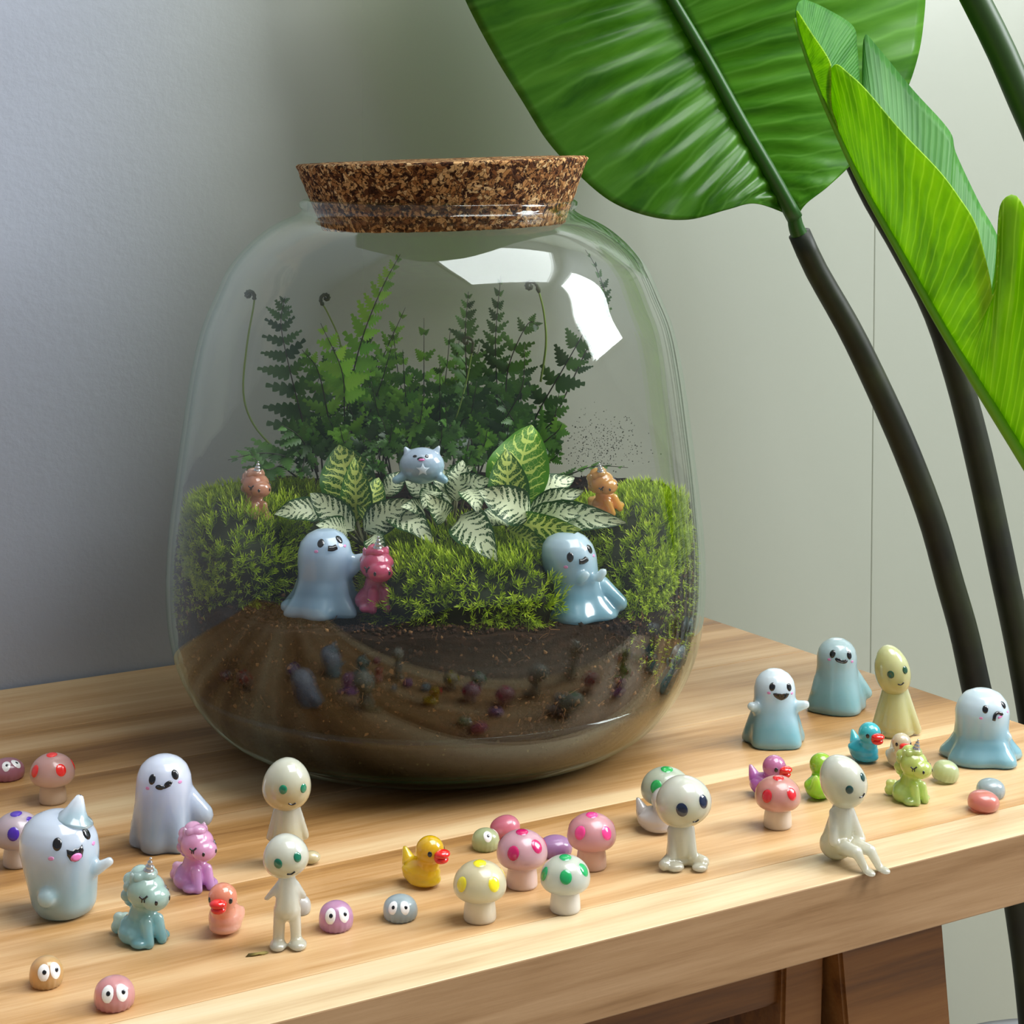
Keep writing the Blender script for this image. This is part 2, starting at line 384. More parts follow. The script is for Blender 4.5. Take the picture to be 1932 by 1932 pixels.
def cork():
    prof = [(.001, .2485)]; 
    for i in range(24):
        s = i / 23; prof.append((.0600 + (.0722 - .0600) * s, .2570 + .0317 * s))
    prof = [(.001, .2570), (.03, .2570), (.0585, .2570)] + prof[1:] + [(.0712, .2896), (.05, .2898), (.02, .2898), (.001, .2898)]
    v, f = lathe_data(prof, 220, False); out = []
    for p in v:
        p = Vector(p); r = math.hypot(p.x, p.y)
        if r > .05:
            a = mn.noise(p * 260) * .00055 + mn.noise(p * 620) * .00035; p.x += p.x / r * a; p.y += p.y / r * a
        p.z += mn.noise(p * 300 + Vector((5, 5, 5))) * .00025
        out.append(p - Vector((0, 0, .2570)))
    o = mesh('cork_lid', out, f, M['cork']); o.location = JC + Vector((LEAN * .2685 + .0026, 0, .2570))
    o.rotation_euler = (math.radians(0.3), math.radians(-1.7), 0)
    tag(o, 'granulated brown cork stopper closing the top of the glass jar', 'lid')
cork()

# ------------------------------------------------------------------ soil
def sstep(a, b, x): t = min(1, max(0, (x - a) / (b - a))); return t * t * (3 - 2 * t)
def soil_h(x, y):
    h = .080 + .032 * sstep(-.075, .02, y)
    h += .006 * sstep(.05, .115, abs(x)) * sstep(-.10, -.02, y)
    h += .004 * mn.noise(Vector((x * 40, y * 40, 0))) + .002 * mn.noise(Vector((x * 130, y * 130, 3)))
    return h
def soil_mat():
    t = NT('peat_soil'); tc = t.n('ShaderNodeTexCoord')
    n = t.n('ShaderNodeTexNoise', i_Scale=220.0, i_Detail=5.0, i_Roughness=.7); t.l(tc.outputs['Object'], n.inputs['Vector'])
    n2 = t.n('ShaderNodeTexNoise', i_Scale=22.0, i_Detail=3.0); t.l(tc.outputs['Object'], n2.inputs['Vector'])
    f = t.math('ADD', t.math('MULTIPLY', n.outputs[0], .6), t.math('MULTIPLY', n2.outputs[0], .4))
    t.l(t.ramp(f, [(.38, srgb('#0e0704')), (.52, srgb('#1f120a')), (.70, srgb('#3c2617'))]), t.b.inputs['Base Color'])
    t.set(Roughness=.95); t.b.inputs['Specular IOR Level'].default_value = .1; t.bump(n.outputs[0], 1.0, .002); return t.m
def tint_mat(name, stops, rough=.6, sss=0.0, trans=0.0):
    t = NT(name); a = t.n('ShaderNodeAttribute', attribute_name='tint')
    c = t.ramp(a.outputs['Fac'], stops); t.l(c, t.b.inputs['Base Color']); t.set(Roughness=rough)
    t.b.inputs['Specular IOR Level'].default_value = .25
    if trans:
        tl = t.n('ShaderNodeBsdfTranslucent'); t.l(c, tl.inputs[0]); ms = t.n('ShaderNodeMixShader'); ms.inputs[0].default_value = trans
        t.l(t.b.outputs[0], ms.inputs[1]); t.l(tl.outputs[0], ms.inputs[2]); t.l(ms.outputs[0], t.out.inputs[0])
    return t.m
M['soil'] = soil_mat()
M['crumb'] = tint_mat('soil_crumb', [(0, srgb('#140a05')), (.55, srgb('#301c10')), (.88, srgb('#543722')), (1, srgb('#86643f'))], .95)
soil = empty('terrarium_soil', JC); tag(soil, 'dark crumbly peat soil filling the lower half of the glass jar', 'soil')
def soil_body():
    seg = 120; rings = 26; vs = []; fs = []
    # side wall hugging the glass from the bottom up
    zl = 26
    for j in range(zl):
        s = j / (zl - 1)
        for i in range(seg):
            a = 2*pi*i/seg; ca, sa = math.cos(a), math.sin(a)
            x = ca * .12; y = sa * .12; top = soil_h(x, y) ; z = .0125 + (top - .0125) * s
            R = jarR(z) - .0036 - .003 * abs(mn.noise(Vector((ca * 5, sa * 5, z * 55)))) - .0016 * abs(mn.noise(Vector((ca * 20, sa * 20, z * 200))))
            vs.append((LEAN * z + ca * R, sa * R, z))
    for j in range(zl - 1):
        for i in range(seg): k = (i+1) % seg; fs.append((j*seg+i, j*seg+k, (j+1)*seg+k, (j+1)*seg+i))
    fs.append(tuple(range(seg))[::-1])
    base = (zl - 1) * seg
    prev = base
    for q in range(1, rings):
        t_ = 1 - q / rings; st = len(vs)
        for i in range(seg):
            x0, y0, z0 = vs[base + i]; x = x0 * t_; y = y0 * t_; vs.append((x, y, soil_h(x, y)))
        for i in range(seg): k = (i+1) % seg; fs.append((prev+i, prev+k, st+k, st+i))
        prev = st
    c = len(vs); vs.append((0, 0, soil_h(0, 0)))
    for i in range(seg): fs.append((prev+i, prev+(i+1) % seg, c))
    return mesh('soil_body', vs, fs, M['soil'], soil)
sb = soil_body()
def crumbs():
    """loose peat grains over the surface and against the glass"""
    oct_v = np.array([(1,0,0),(-1,0,0),(0,1,0),(0,-1,0),(0,0,1),(0,0,-1)], float)
    oct_f = np.array([(0,2,4),(2,1,4),(1,3,4),(3,0,4),(2,0,5),(1,2,5),(3,1,5),(0,3,5)])
    P = []; 
    for _ in range(20000):
        a = random.uniform(0, 2*pi) if random.random() < .15 else random.uniform(pi, 2*pi)
        if random.random() < .62:
            z = random.uniform(.014, soil_h(math.cos(a)*.12, math.sin(a)*.12)); r = jarR(z) - .0045 - random.uniform(0, .002)
            P.append((LEAN*z + math.cos(a)*r, math.sin(a)*r, z))
        else:
            r = math.sqrt(random.random()) * .122; x, y = math.cos(a)*r, math.sin(a)*r; p = injar((x, y, soil_h(x, y) + .0005), .005); P.append(tuple(p))
    P = np.array(P); n = len(P); sc = rng.uniform(.0005, .0015, (n, 1, 1)) * rng.uniform(.5, 1.3, (n, 6, 1))
    q = rng.normal(size=(n, 4)); q /= np.linalg.norm(q, axis=1, keepdims=True)
    w_, x, y, z = q.T
    R = np.stack([1-2*(y*y+z*z), 2*(x*y-z*w_), 2*(x*z+y*w_), 2*(x*y+z*w_), 1-2*(x*x+z*z), 2*(y*z-x*w_), 2*(x*z-y*w_), 2*(y*z+x*w_), 1-2*(x*x+y*y)], 1).reshape(n, 3, 3)
    V = np.einsum('nij,nkj->nki', R, oct_v[None] * sc) + P[:, None]
    F = oct_f[None] + (np.arange(n) * 6)[:, None, None]
    tint = np.repeat(rng.uniform(0, 1, n) ** 1.5, 6)
    o = npmesh('soil_crumbs', V.reshape(-1, 3), F.reshape(-1, 3), M['crumb'], soil, False, tint); o['kind'] = 'stuff'
    # root fibres
    VV = []; FF = []; TT = []
    for _ in range(700):
        a = random.uniform(pi*1.02, 2*pi*.98); z = random.uniform(.04, .084); r = jarR(z) - .0036
        if random.random() < .4: r = random.uniform(.085, .118); z = soil_h(math.cos(a)*r, math.sin(a)*r) + .001
        p = Vector((LEAN*z + math.cos(a)*r, math.sin(a)*r, z)); d = Vector((-math.sin(a)*random.uniform(-1, 1), random.uniform(-.1, .1), random.uniform(-.7, .8))).normalized()
        L = random.uniform(.002, .008); path = [injar(p, .0035)]
        for k in range(4):
            d = (d + Vector((random.gauss(0, .5), random.gauss(0, .2), random.gauss(0, .5)))).normalized(); path.append(injar(path[-1] + d * L/4, .0034))
        v, f = tube(path, .00013 + random.random()*.00012, 3, False); b = len(VV); VV += [tuple(x) for x in v]; FF += [tuple(i + b for i in q) for q in f]; TT += [random.uniform(.7, 1)] * len(v)
    o = npmesh('root_fibres', VV, FF, M['crumb'], soil, False, TT); o['kind'] = 'stuff'
crumbs()
# pale mould specks on the back glass
def specks():
    V = []; F = []
    for _ in range(420):
        px = random.gauss(1130, 42); py = random.gauss(838, 28)
        d = ray(px, py); best = None
        o = CO - JC
        for t in np.linspace(1.15, 1.0, 60):
            q = o + d * float(t)
            if math.hypot(q.x - LEAN*q.z, q.y) < jarR(q.z) - .0028: best = q; break
        if best is None: continue
        r = random.uniform(.0002, .00045); b = len(V)
        for dx, dy, dz in ((1,0,0),(-1,0,0),(0,0,1),(0,0,-1),(0,-.6,0)): V.append((best.x + dx*r*random.uniform(.5, 1.4), best.y + dy*r, best.z + dz*r*random.uniform(.5, 1.4)))
        F += [(b, b+2, b+4), (b+2, b+1, b+4), (b+1, b+3, b+4), (b+3, b, b+4)]
    o = npmesh('mould_specks', V, F, plain('mould_speck', '#3c4030', .9), jar, False); o['kind'] = 'stuff'
specks()

# ------------------------------------------------------------------ moss
def moss(label, mounds, nshoot, mat, size=1.0, keep=None):
    """mounds: list of (centre, radii) in jar coordinates; shoots with radiating leaflets"""
    V = []; F = []; T = []
    e = empty('moss_cushion', JC); tag(e, label, 'moss', None)
    bm = bmesh.new()
    for c, r in mounds:
        ret = bmesh.ops.create_icosphere(bm, subdivisions=4, radius=1)
        for v in ret['verts']:
            p = Vector((v.co.x * r[0], v.co.y * r[1], v.co.z * r[2])) * (.93 + .1 * mn.noise(v.co * 3))
            v.co = injar(Vector(c) + p, .0095)
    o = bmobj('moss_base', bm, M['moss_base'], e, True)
    tot = sum(r[0]*r[1] + r[0]*r[2] for c, r in mounds)
    nb = 12
    for c, r in mounds:
        k = int(nshoot * (r[0]*r[1] + r[0]*r[2]) / tot); c = Vector(c)
        for _ in range(k):
            d = Vector(rng.normal(size=3)).normalized()
            if d.z < -.75: d.z = -d.z
            p = c + Vector((d.x * r[0], d.y * r[1], d.z * r[2])); nrm = Vector((d.x / r[0], d.y / r[1], d.z / r[2])).normalized()
            if keep and not keep(p): continue
            p = injar(p, .0075)
            ax = (nrm + Vector((0, 0, .45)) + Vector(rng.normal(size=3)) * .22).normalized()
            L = random.uniform(.004, .0085) * size; t0 = random.random() * .55 + .25 * (mn.noise(p * 60) + .5)
            x = ax.orthogonal().normalized(); y = ax.cross(x)
            for j in range(nb):
                s = (j + random.random()) / nb; a = j * 2.4 + random.random(); base = p + ax * (L * s)
                out = x * math.cos(a) + y * math.sin(a); dirn = (out * (1.0 - .45 * s) + ax * (.45 + .7 * s)).normalized()
                ll = L * .62 * (1 - .35 * s) * random.uniform(.7, 1.2); sd = dirn.cross(ax).normalized() * (.00028 * size)
                mid = base + dirn * ll * .5; tip = injar(base + dirn * ll + ax * ll * .18, .0032)
                b = len(V); V += [base - sd*.5, base + sd*.5, mid + sd, mid - sd, tip]
                mid_i = injar(V[b+2], .0032); V[b+2] = mid_i; V[b+3] = injar(V[b+3], .0032)
                F += [(b, b+1, b+2), (b, b+2, b+3), (b+3, b+2, b+4)]
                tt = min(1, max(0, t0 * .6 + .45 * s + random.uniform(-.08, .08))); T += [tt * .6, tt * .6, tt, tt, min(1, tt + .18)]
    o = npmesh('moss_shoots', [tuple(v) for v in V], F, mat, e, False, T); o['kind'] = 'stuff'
    return e
M['moss_base'] = plain('moss_core_green', '#1c2508', .95)  # dark green mound under the moss shoots
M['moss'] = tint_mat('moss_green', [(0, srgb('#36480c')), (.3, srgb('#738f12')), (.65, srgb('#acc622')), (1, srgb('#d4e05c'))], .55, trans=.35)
def J(px, py, d):  # jar-relative point seen at a pixel and depth
    return at(px, py, d) - JC
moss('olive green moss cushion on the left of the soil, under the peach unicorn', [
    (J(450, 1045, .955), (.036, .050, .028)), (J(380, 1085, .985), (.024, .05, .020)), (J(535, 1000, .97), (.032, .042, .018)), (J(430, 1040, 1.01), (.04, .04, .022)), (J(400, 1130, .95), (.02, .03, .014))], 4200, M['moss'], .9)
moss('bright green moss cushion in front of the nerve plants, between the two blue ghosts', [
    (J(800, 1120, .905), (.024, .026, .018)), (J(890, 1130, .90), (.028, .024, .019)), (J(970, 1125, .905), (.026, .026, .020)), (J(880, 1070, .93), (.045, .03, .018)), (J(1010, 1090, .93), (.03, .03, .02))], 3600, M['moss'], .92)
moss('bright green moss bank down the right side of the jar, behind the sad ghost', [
    (J(1215, 1060, .955), (.034, .05, .032)), (J(1280, 1150, .95), (.018, .05, .034)), (J(1150, 1060, .965), (.034, .04, .028)), (J(1205, 1150, .93), (.018, .03, .026)), (J(1215, 1035, 1.0), (.038, .04, .020))], 5200, M['moss'], .9)

# ------------------------------------------------------------------ ferns
def leaf_tint(name, dark, light, vein=None, trans=.4, rough=.45):
    t = NT(name); oi = t.n('ShaderNodeObjectInfo')
    tc = t.n('ShaderNodeTexCoord'); n = t.n('ShaderNodeTexNoise', i_Scale=60.0); t.l(tc.outputs['Object'], n.inputs['Vector'])
    f = t.math('ADD', t.math('MULTIPLY', oi.outputs['Random'], .8), t.math('MULTIPLY', n.outputs[0], .3))
    c = t.ramp(f, [(.15, srgb(dark)), (.95, srgb(light))]); t.l(c, t.b.inputs['Base Color']); t.set(Roughness=rough)
    tl = t.n('ShaderNodeBsdfTranslucent'); t.l(c, tl.inputs[0]); ms = t.n('ShaderNodeMixShader'); ms.inputs[0].default_value = trans
    t.l(t.b.outputs[0], ms.inputs[1]); t.l(tl.outputs[0], ms.inputs[2]); t.l(ms.outputs[0], t.out.inputs[0]); return t.m
M['fern_dark'] = leaf_tint('fern_dark_green', '#1f4210', '#4c7e1e', trans=.3)
M['fern_mid'] = leaf_tint('fern_green', '#42741a', '#76aa2c', trans=.35)
M['fern_light'] = leaf_tint('fern_light_green', '#62a022', '#9ad03e', trans=.4)
M['fern_stem'] = plain('fern_stem', '#6f8a34', .5); M['fern_stem_dark'] = plain('fern_stem_dark', '#2b2c14', .5)
M['fiddle'] = plain('fiddlehead', '#3a4420', .6)
def pinna_mesh(mat, teeth=5, depth=.35):
    """toothed leaflet along +x, length 1"""
    top = []; w0 = .17
    for i in range(teeth):
        a = i / teeth; wd = w0 * (1.15 - a) * (1 + .5 * math.sin(pi * min(a + .15, 1)))
        top += [(a + .02, wd * (1 - depth)), (a + .55 / teeth, wd * .98), (a + .95 / teeth, wd * 1.05)]
    top.append((1.0, .0))
    vs = [(0, 0, 0)]; n = len(top)
    for x, y in top: vs.append((x, y, -.25 * y + .03 * math.sin(x * 3)))
    for x, y in top[:-1]: vs.append((x * .985, -y, -.25 * y + .03 * math.sin(x * 3)))
    mids = [(x, 0, .02 * math.sin(x*3)) for x, y in top]; m0 = len(vs); vs += mids
    fs = []
    for i in range(n - 2):
        fs.append((m0 + i, m0 + i + 1, 2 + i, 1 + i)); fs.append((m0 + i + 1, m0 + i, 1 + n + i, 2 + n + i))
    i = n - 2; fs.append((m0 + i, n, 1 + i)); fs.append((n, m0 + i, 1 + n + i))
    me = bpy.data.meshes.new('pinna'); me.from_pydata(vs, [], fs); me.update(); me.materials.append(mat)
    me.polygons.foreach_set('use_smooth', [True]*len(me.polygons)); return me
PM = {k: [pinna_mesh(M[k], 4, .45), pinna_mesh(M[k], 6, .3), pinna_mesh(M[k], 5, .5)] for k in ('fern_dark', 'fern_mid', 'fern_light')}
def frond(fern, path, n, L, key, bare=.2, stem='fern_stem_dark', faced=None, droop=.0, thin=.00042, wide=1.0, ang=62):
    """path: jar-relative points root->tip; n pinna pairs; L longest pinna (m)"""
    P = [injar(Vector(p), .009) for p in spline(path, 26)]
    v, f = tube(P, [thin * (1.25 - .9 * i / 25) for i in range(26)], 5)
    st = mesh('frond', v, f, M[stem], fern)
    N = (Vector(faced) if faced else Vector((random.uniform(-.35, .35), -1, random.uniform(-.1, .6)))).normalized()
    n = max(4, int(n * .86))
    for i in range(n):
        s = bare + (1 - bare) * (i + .3) / n; k = min(24, int(s * 25)); p = P[k] + (P[k+1] - P[k]) * (s*25 - k)
        t = (P[k+1] - P[k]).normalized(); q = (s - bare) / (1 - bare)
        ln = L * (min(1, .75 + q * 1.5) * (1 - q) ** .75 + .06)
        for sd in (-1, 1):
            side = t.cross(N).normalized() * sd
            a = math.radians(ang - 22 * q + random.uniform(-7, 7))
            d = (t * math.cos(a) + side * math.sin(a) + N * random.uniform(-.2, .25) + Vector((0, 0, -droop))).normalized()
            z = d.cross(side if abs(d.dot(side)) < .98 else t); z = (N - d * N.dot(d)).normalized(); y = z.cross(d)
            mt = Matrix((d, y, z)).transposed().to_4x4()
            sc = ln * random.uniform(.88, 1.1)
            end = p + d * sc
            e2 = injar(end, .006)
            if (e2 - end).length > .004: continue
            o = bpy.data.objects.new('leaflet', random.choice(PM[key])); COL.objects.link(o); o.parent = st
            o.matrix_local = Matrix.Translation(p + t * random.uniform(0, .0006)) @ mt @ Matrix.Diagonal((sc, sc * wide * random.uniform(.85, 1.1) * (1 if sc > .008 else 1.35), sc, 1))
    return st
def fiddle(fern, pts, r=.0004, curl=.0022, mat='fern_stem', hand=1):
    P = [injar(Vector(p), .007) for p in spline(pts, 26)]
    d = (P[-1] - P[-2]).normalized(); path = list(P); a = math.atan2(d.z, d.x); c = P[-1]
    v, f = tube(P, [r * (1.2 - .3*i/26) for i in range(len(P))], 6); st = mesh('fiddlehead', v, f, M[mat], fern)
    cur = P[-1]; q = [P[-3], P[-2], cur]
    for i in range(22):
        a += hand * (.22 + i * .012); cur = cur + Vector((math.cos(a), 0, math.sin(a))) * (curl * (1 - i / 26)) * .3; q.append(cur.copy())
    v, f = tube(q, [r*1.6 + .0005 * math.sin(i * 1.7) ** 2 for i in range(len(q))], 6); mesh('curled_tip', v, f, M['fiddle'], st)
def fern(label, at_): 
    e = empty('fern', JC + Vector(at_)); tag(e, label, 'fern', None); e.location = JC; return e
D_ = 1.01
fa = fern('dark green fern at the left of the jar with thin curled shoots', (0, 0, 0))
fb = fern('bright light green fern standing tall behind the nerve plants, tips near the lid', (0, 0, 0))
fc = fern('dark fern in the middle of the jar with two pointed upright fronds', (0, 0, 0))
fd = fern('dark fern at the right of the jar, its toothed fronds leaning to the right', (0, 0, 0))
fe = fern('bushy dense fern clump at the back, behind the round cat-eared ghost', (0, 0, 0))
def PJ(lst): return [J(x, y, d) for x, y, d in lst]
frond(fa, PJ([(590, 890, 1.0), (572, 800, 1.0), (545, 690, .995), (530, 610, .99), (538, 560, .985)]), 13, .021, 'fern_dark', .12, wide=1.05, ang=70)
frond(fa, PJ([(600, 890, 1.01), (590, 800, 1.03), (600, 720, 1.05), (640, 660, 1.06)]), 9, .020, 'fern_dark', .2)
frond(fa, PJ([(575, 885, .985), (540, 862, .97), (490, 855, .96), (430, 868, .955)]), 6, .016, 'fern_dark', .3, wide=1.2, faced=(0, -.6, 1))
frond(fa, PJ([(560, 900, .975), (530, 880, .965), (500, 885, .955), (470, 850, .95)]), 4, .015, 'fern_dark', .4, wide=1.2, faced=(0, -.6, 1))
frond(fa, PJ([(600, 900, .99), (570, 830, .97), (530, 800, .96)]), 5, .014, 'fern_dark', .3)
fiddle(fa, PJ([(525, 855, .99), (478, 800, .99), (459, 740, .985), (466, 650, .98), (478, 580, .98), (480, 560, .98)]), .0005, .0024, hand=1)
fiddle(fa, PJ([(670, 800, 1.0), (650, 700, 1.0), (640, 640, .99), (618, 590, .985), (606, 570, .98)]), .00045, .0026, hand=-1)
frond(fb, PJ([(650, 900, 1.0), (655, 770, 1.0), (680, 650, .99), (718, 550, .98), (755, 480, .975)]), 15, .0155, 'fern_light', .28, wide=1.25, ang=66)
frond(fb, PJ([(655, 900, 1.0), (650, 780, .99), (645, 700, .975), (605, 610, .965)]), 7, .016, 'fern_light', .45, wide=1.5)
frond(fb, PJ([(660, 900, 1.02), (680, 780, 1.03), (720, 680, 1.03), (765, 580, 1.03)]), 11, .018, 'fern_mid', .2)
frond(fb, PJ([(640, 900, 1.0), (620, 790, .99), (600, 700, .98), (570, 660, .97)]), 7, .016, 'fern_mid', .2)
frond(fb, PJ([(660, 900, 1.01), (690, 800, 1.01), (720, 720, 1.0), (740, 650, .99)]), 9, .018, 'fern_mid', .2)
frond(fc, PJ([(900, 880, 1.01), (885, 760, 1.01), (878, 640, 1.0), (884, 550, 1.0)]), 14, .0165, 'fern_dark', .15, wide=1.1)
frond(fc, PJ([(930, 890, 1.02), (938, 760, 1.02), (935, 640, 1.01), (945, 520, 1.0)]), 16, .0155, 'fern_dark', .18, wide=1.05, ang=55)
frond(fc, PJ([(920, 890, 1.01), (950, 780, 1.0), (960, 690, .99), (995, 612, .98), (1015, 615, .975)]), 9, .016, 'fern_dark', .2)
frond(fc, PJ([(925, 890, 1.0), (950, 800, .985), (985, 730, .975), (990, 650, .97)]), 8, .017, 'fern_dark', .15)
frond(fc, PJ([(890, 890, 1.03), (870, 780, 1.05), (860, 700, 1.06), (870, 620, 1.06)]), 9, .018, 'fern_mid', .1)
fiddle(fc, PJ([(835, 860, .985), (860, 790, .98), (880, 720, .98), (893, 650, .98)]), .00035, .003)
frond(fd, PJ([(985, 880, 1.01), (1010, 790, 1.0), (1060, 700, .99), (1105, 620, .98), (1120, 575, .975)]), 9, .0165, 'fern_dark', .3, wide=1.3)
frond(fd, PJ([(985, 890, 1.02), (1020, 820, 1.01), (1045, 790, 1.0), (1055, 740, 1.0)]), 6, .015, 'fern_dark', .2, wide=1.25)
frond(fd, PJ([(1000, 890, 1.03), (1060, 760, 1.04), (1115, 640, 1.04), (1140, 560, 1.04), (1134, 470, 1.04)]), 15, .010, 'fern_dark', .35, wide=1.0, ang=45)
frond(fd, PJ([(980, 900, .99), (1010, 850, .975), (1050, 815, .97), (1060, 800, .965)]), 5, .013, 'fern_mid', .2, wide=1.3)
frond(fd, PJ([(1000, 910, 1.0), (1060, 900, .99), (1120, 880, .98), (1185, 882, .97)]), 7, .008, 'fern_dark', .2, faced=(0, -.4, 1))
frond(fd, PJ([(970, 900, 1.0), (985, 830, .99), (960, 780, .98), (940, 745, .975)]), 6, .013, 'fern_dark', .2)
fiddle(fd, PJ([(1020, 720, .99), (1030, 650, .985), (1026, 590, .98), (1014, 540, .975)]), .0005, .003, hand=1)
for i, (x0, x1, y1, d0, d1, k) in enumerate([(600, 560, 880, .975, .955, 'fern_dark'), (680, 720, 870, .965, .95, 'fern_dark'), (740, 700, 860, .965, .95, 'fern_dark'), (830, 870, 875, .965, .95, 'fern_dark'), (900, 870, 860, .97, .955, 'fern_dark'), (960, 1010, 870, .975, .96, 'fern_dark'), (720, 780, 830, .98, .965, 'fern_mid'), (620, 650, 850, .98, .965, 'fern_dark'), (680, 640, 800, .975, .96, 'fern_mid'), (720, 740, 800, .97, .955, 'fern_dark'), (820, 835, 800, .97, .955, 'fern_dark'), (890, 920, 810, .975, .96, 'fern_mid'), (940, 960, 800, .985, .97, 'fern_dark'), (990, 1050, 820, .99, .98, 'fern_dark'), (610, 590, 810, .985, .97, 'fern_dark'), (800, 770, 700, 1.02, 1.02, 'fern_dark'), (720, 690, 620, 1.03, 1.04, 'fern_dark'), (640, 560, 850, .985, .965, 'fern_dark'), (700, 680, 820, .98, .965, 'fern_dark'), (900, 930, 840, .985, .965, 'fern_dark'), (960, 1060, 850, .985, .97, 'fern_dark'), (760, 780, 850, .975, .955, 'fern_mid'), (860, 890, 850, .975, .96, 'fern_dark'), (640, 600, 760, 1.0, .99, 'fern_mid'), (950, 990, 700, 1.02, 1.02, 'fern_dark'), (800, 800, 600, 1.04, 1.05, 'fern_mid'), (790, 740, 610, 1.03, 1.03, 'fern_mid'), (810, 850, 620, 1.04, 1.04, 'fern_mid'), (770, 690, 660, 1.03, 1.03, 'fern_mid'), (820, 905, 650, 1.05, 1.06, 'fern_dark'),
        (780, 760, 660, 1.0, .98, 'fern_mid'), (830, 830, 680, 1.0, .98, 'fern_dark'), (760, 700, 720, .99, .97, 'fern_dark'), (850, 900, 720, .99, .975, 'fern_dark'), (740, 650, 740, 1.0, .99, 'fern_dark'), (870, 960, 700, 1.04, 1.06, 'fern_dark'),
        (770, 800, 740, .98, .965, 'fern_mid'), (720, 620, 790, .99, .975, 'fern_dark'), (860, 840, 760, .98, .965, 'fern_dark'), (700, 600, 830, .99, .98, 'fern_dark'), (900, 1000, 790, 1.0, .99, 'fern_dark'), (790, 720, 790, .975, .96, 'fern_dark')]):
    frond(fe, PJ([(x0, 905, d0), ((x0*.6 + x1*.4), 820 + (y1-820)*.2, d0), ((x0*.25+x1*.75), (900*.35+y1*.65), (d0+d1)/2), (x1, y1, d1)]), 8, .017 if y1 < 760 else .013, k, .15, wide=1.15)

# ------------------------------------------------------------------ nerve plants (fittonia)
def nerve_mat(name, edge, vein, vw=1.0):
    t = NT(name); u = t.n('ShaderNodeUVMap'); sp = t.n('ShaderNodeSeparateXYZ'); t.l(u.outputs[0], sp.inputs[0])
    U, Vv = sp.outputs[0], sp.outputs[1]
    nz = t.n('ShaderNodeTexNoise', i_Scale=5.0, i_Detail=2.0); t.l(u.outputs[0], nz.inputs['Vector'])
    v = t.math('ABSOLUTE', t.math('SUBTRACT', t.math('MULTIPLY', Vv, 2.0), 1.0))          # 0 midrib .. 1 margin
    wob = t.math('MULTIPLY', t.math('SUBTRACT', nz.outputs[0], .5), .16)
    # side veins sweep forward from the midrib
    ph = t.math('ADD', t.math('SUBTRACT', U, t.math('MULTIPLY', t.math('POWER', v, 1.25), .22)), wob)
    fr = t.math('FRACT', t.math('MULTIPLY', ph, 8.5)); tri = t.math('ABSOLUTE', t.math('SUBTRACT', fr, .5))   # 0 at vein centre
    wd = t.math('MULTIPLY', t.math('SUBTRACT', 1.1, v), .36 * vw)
    side = t.math('LESS_THAN', tri, wd)
    mid = t.math('LESS_THAN', v, t.math('MULTIPLY', t.math('SUBTRACT', 1.15, U), .13 * vw))
    sc = t.n('ShaderNodeMapping'); sc.inputs['Scale'].default_value = (9, 7, 1); t.l(u.outputs[0], sc.inputs[0])
    vo = t.n('ShaderNodeTexVoronoi', feature='DISTANCE_TO_EDGE', i_Scale=1.9); t.l(sc.outputs[0], vo.inputs['Vector'])
    net = t.math('MULTIPLY', t.math('LESS_THAN', vo.outputs['Distance'], .03 * vw), t.math('LESS_THAN', v, .82))
    a = t.math('MAXIMUM', t.math('MAXIMUM', side, mid), net); a = t.math('MULTIPLY', a, t.math('LESS_THAN', v, t.math('ADD', .88, wob)))
    c = t.mix(a, srgb(edge), srgb(vein)); t.l(c, t.b.inputs['Base Color']); t.set(Roughness=.5)
    tl = t.n('ShaderNodeBsdfTranslucent'); t.l(c, tl.inputs[0]); ms = t.n('ShaderNodeMixShader'); ms.inputs[0].default_value = .25
    t.l(t.b.outputs[0], ms.inputs[1]); t.l(tl.outputs[0], ms.inputs[2]); t.l(ms.outputs[0], t.out.inputs[0])
    t.bump(a, .3, .0006); return t.m
M['nerve_white'] = nerve_mat('white_veined_leaf', '#1f4a18', '#dfe8bf', 1.15)
M['nerve_lime'] = nerve_mat('lime_veined_leaf', '#4e8a14', '#c9dd66', .55)
M['nerve_yellow'] = nerve_mat('yellow_veined_leaf', '#2f6212', '#cbd96e', .8)
M['nerve_stem'] = plain('nerve_stem', '#5b5a35', .6)
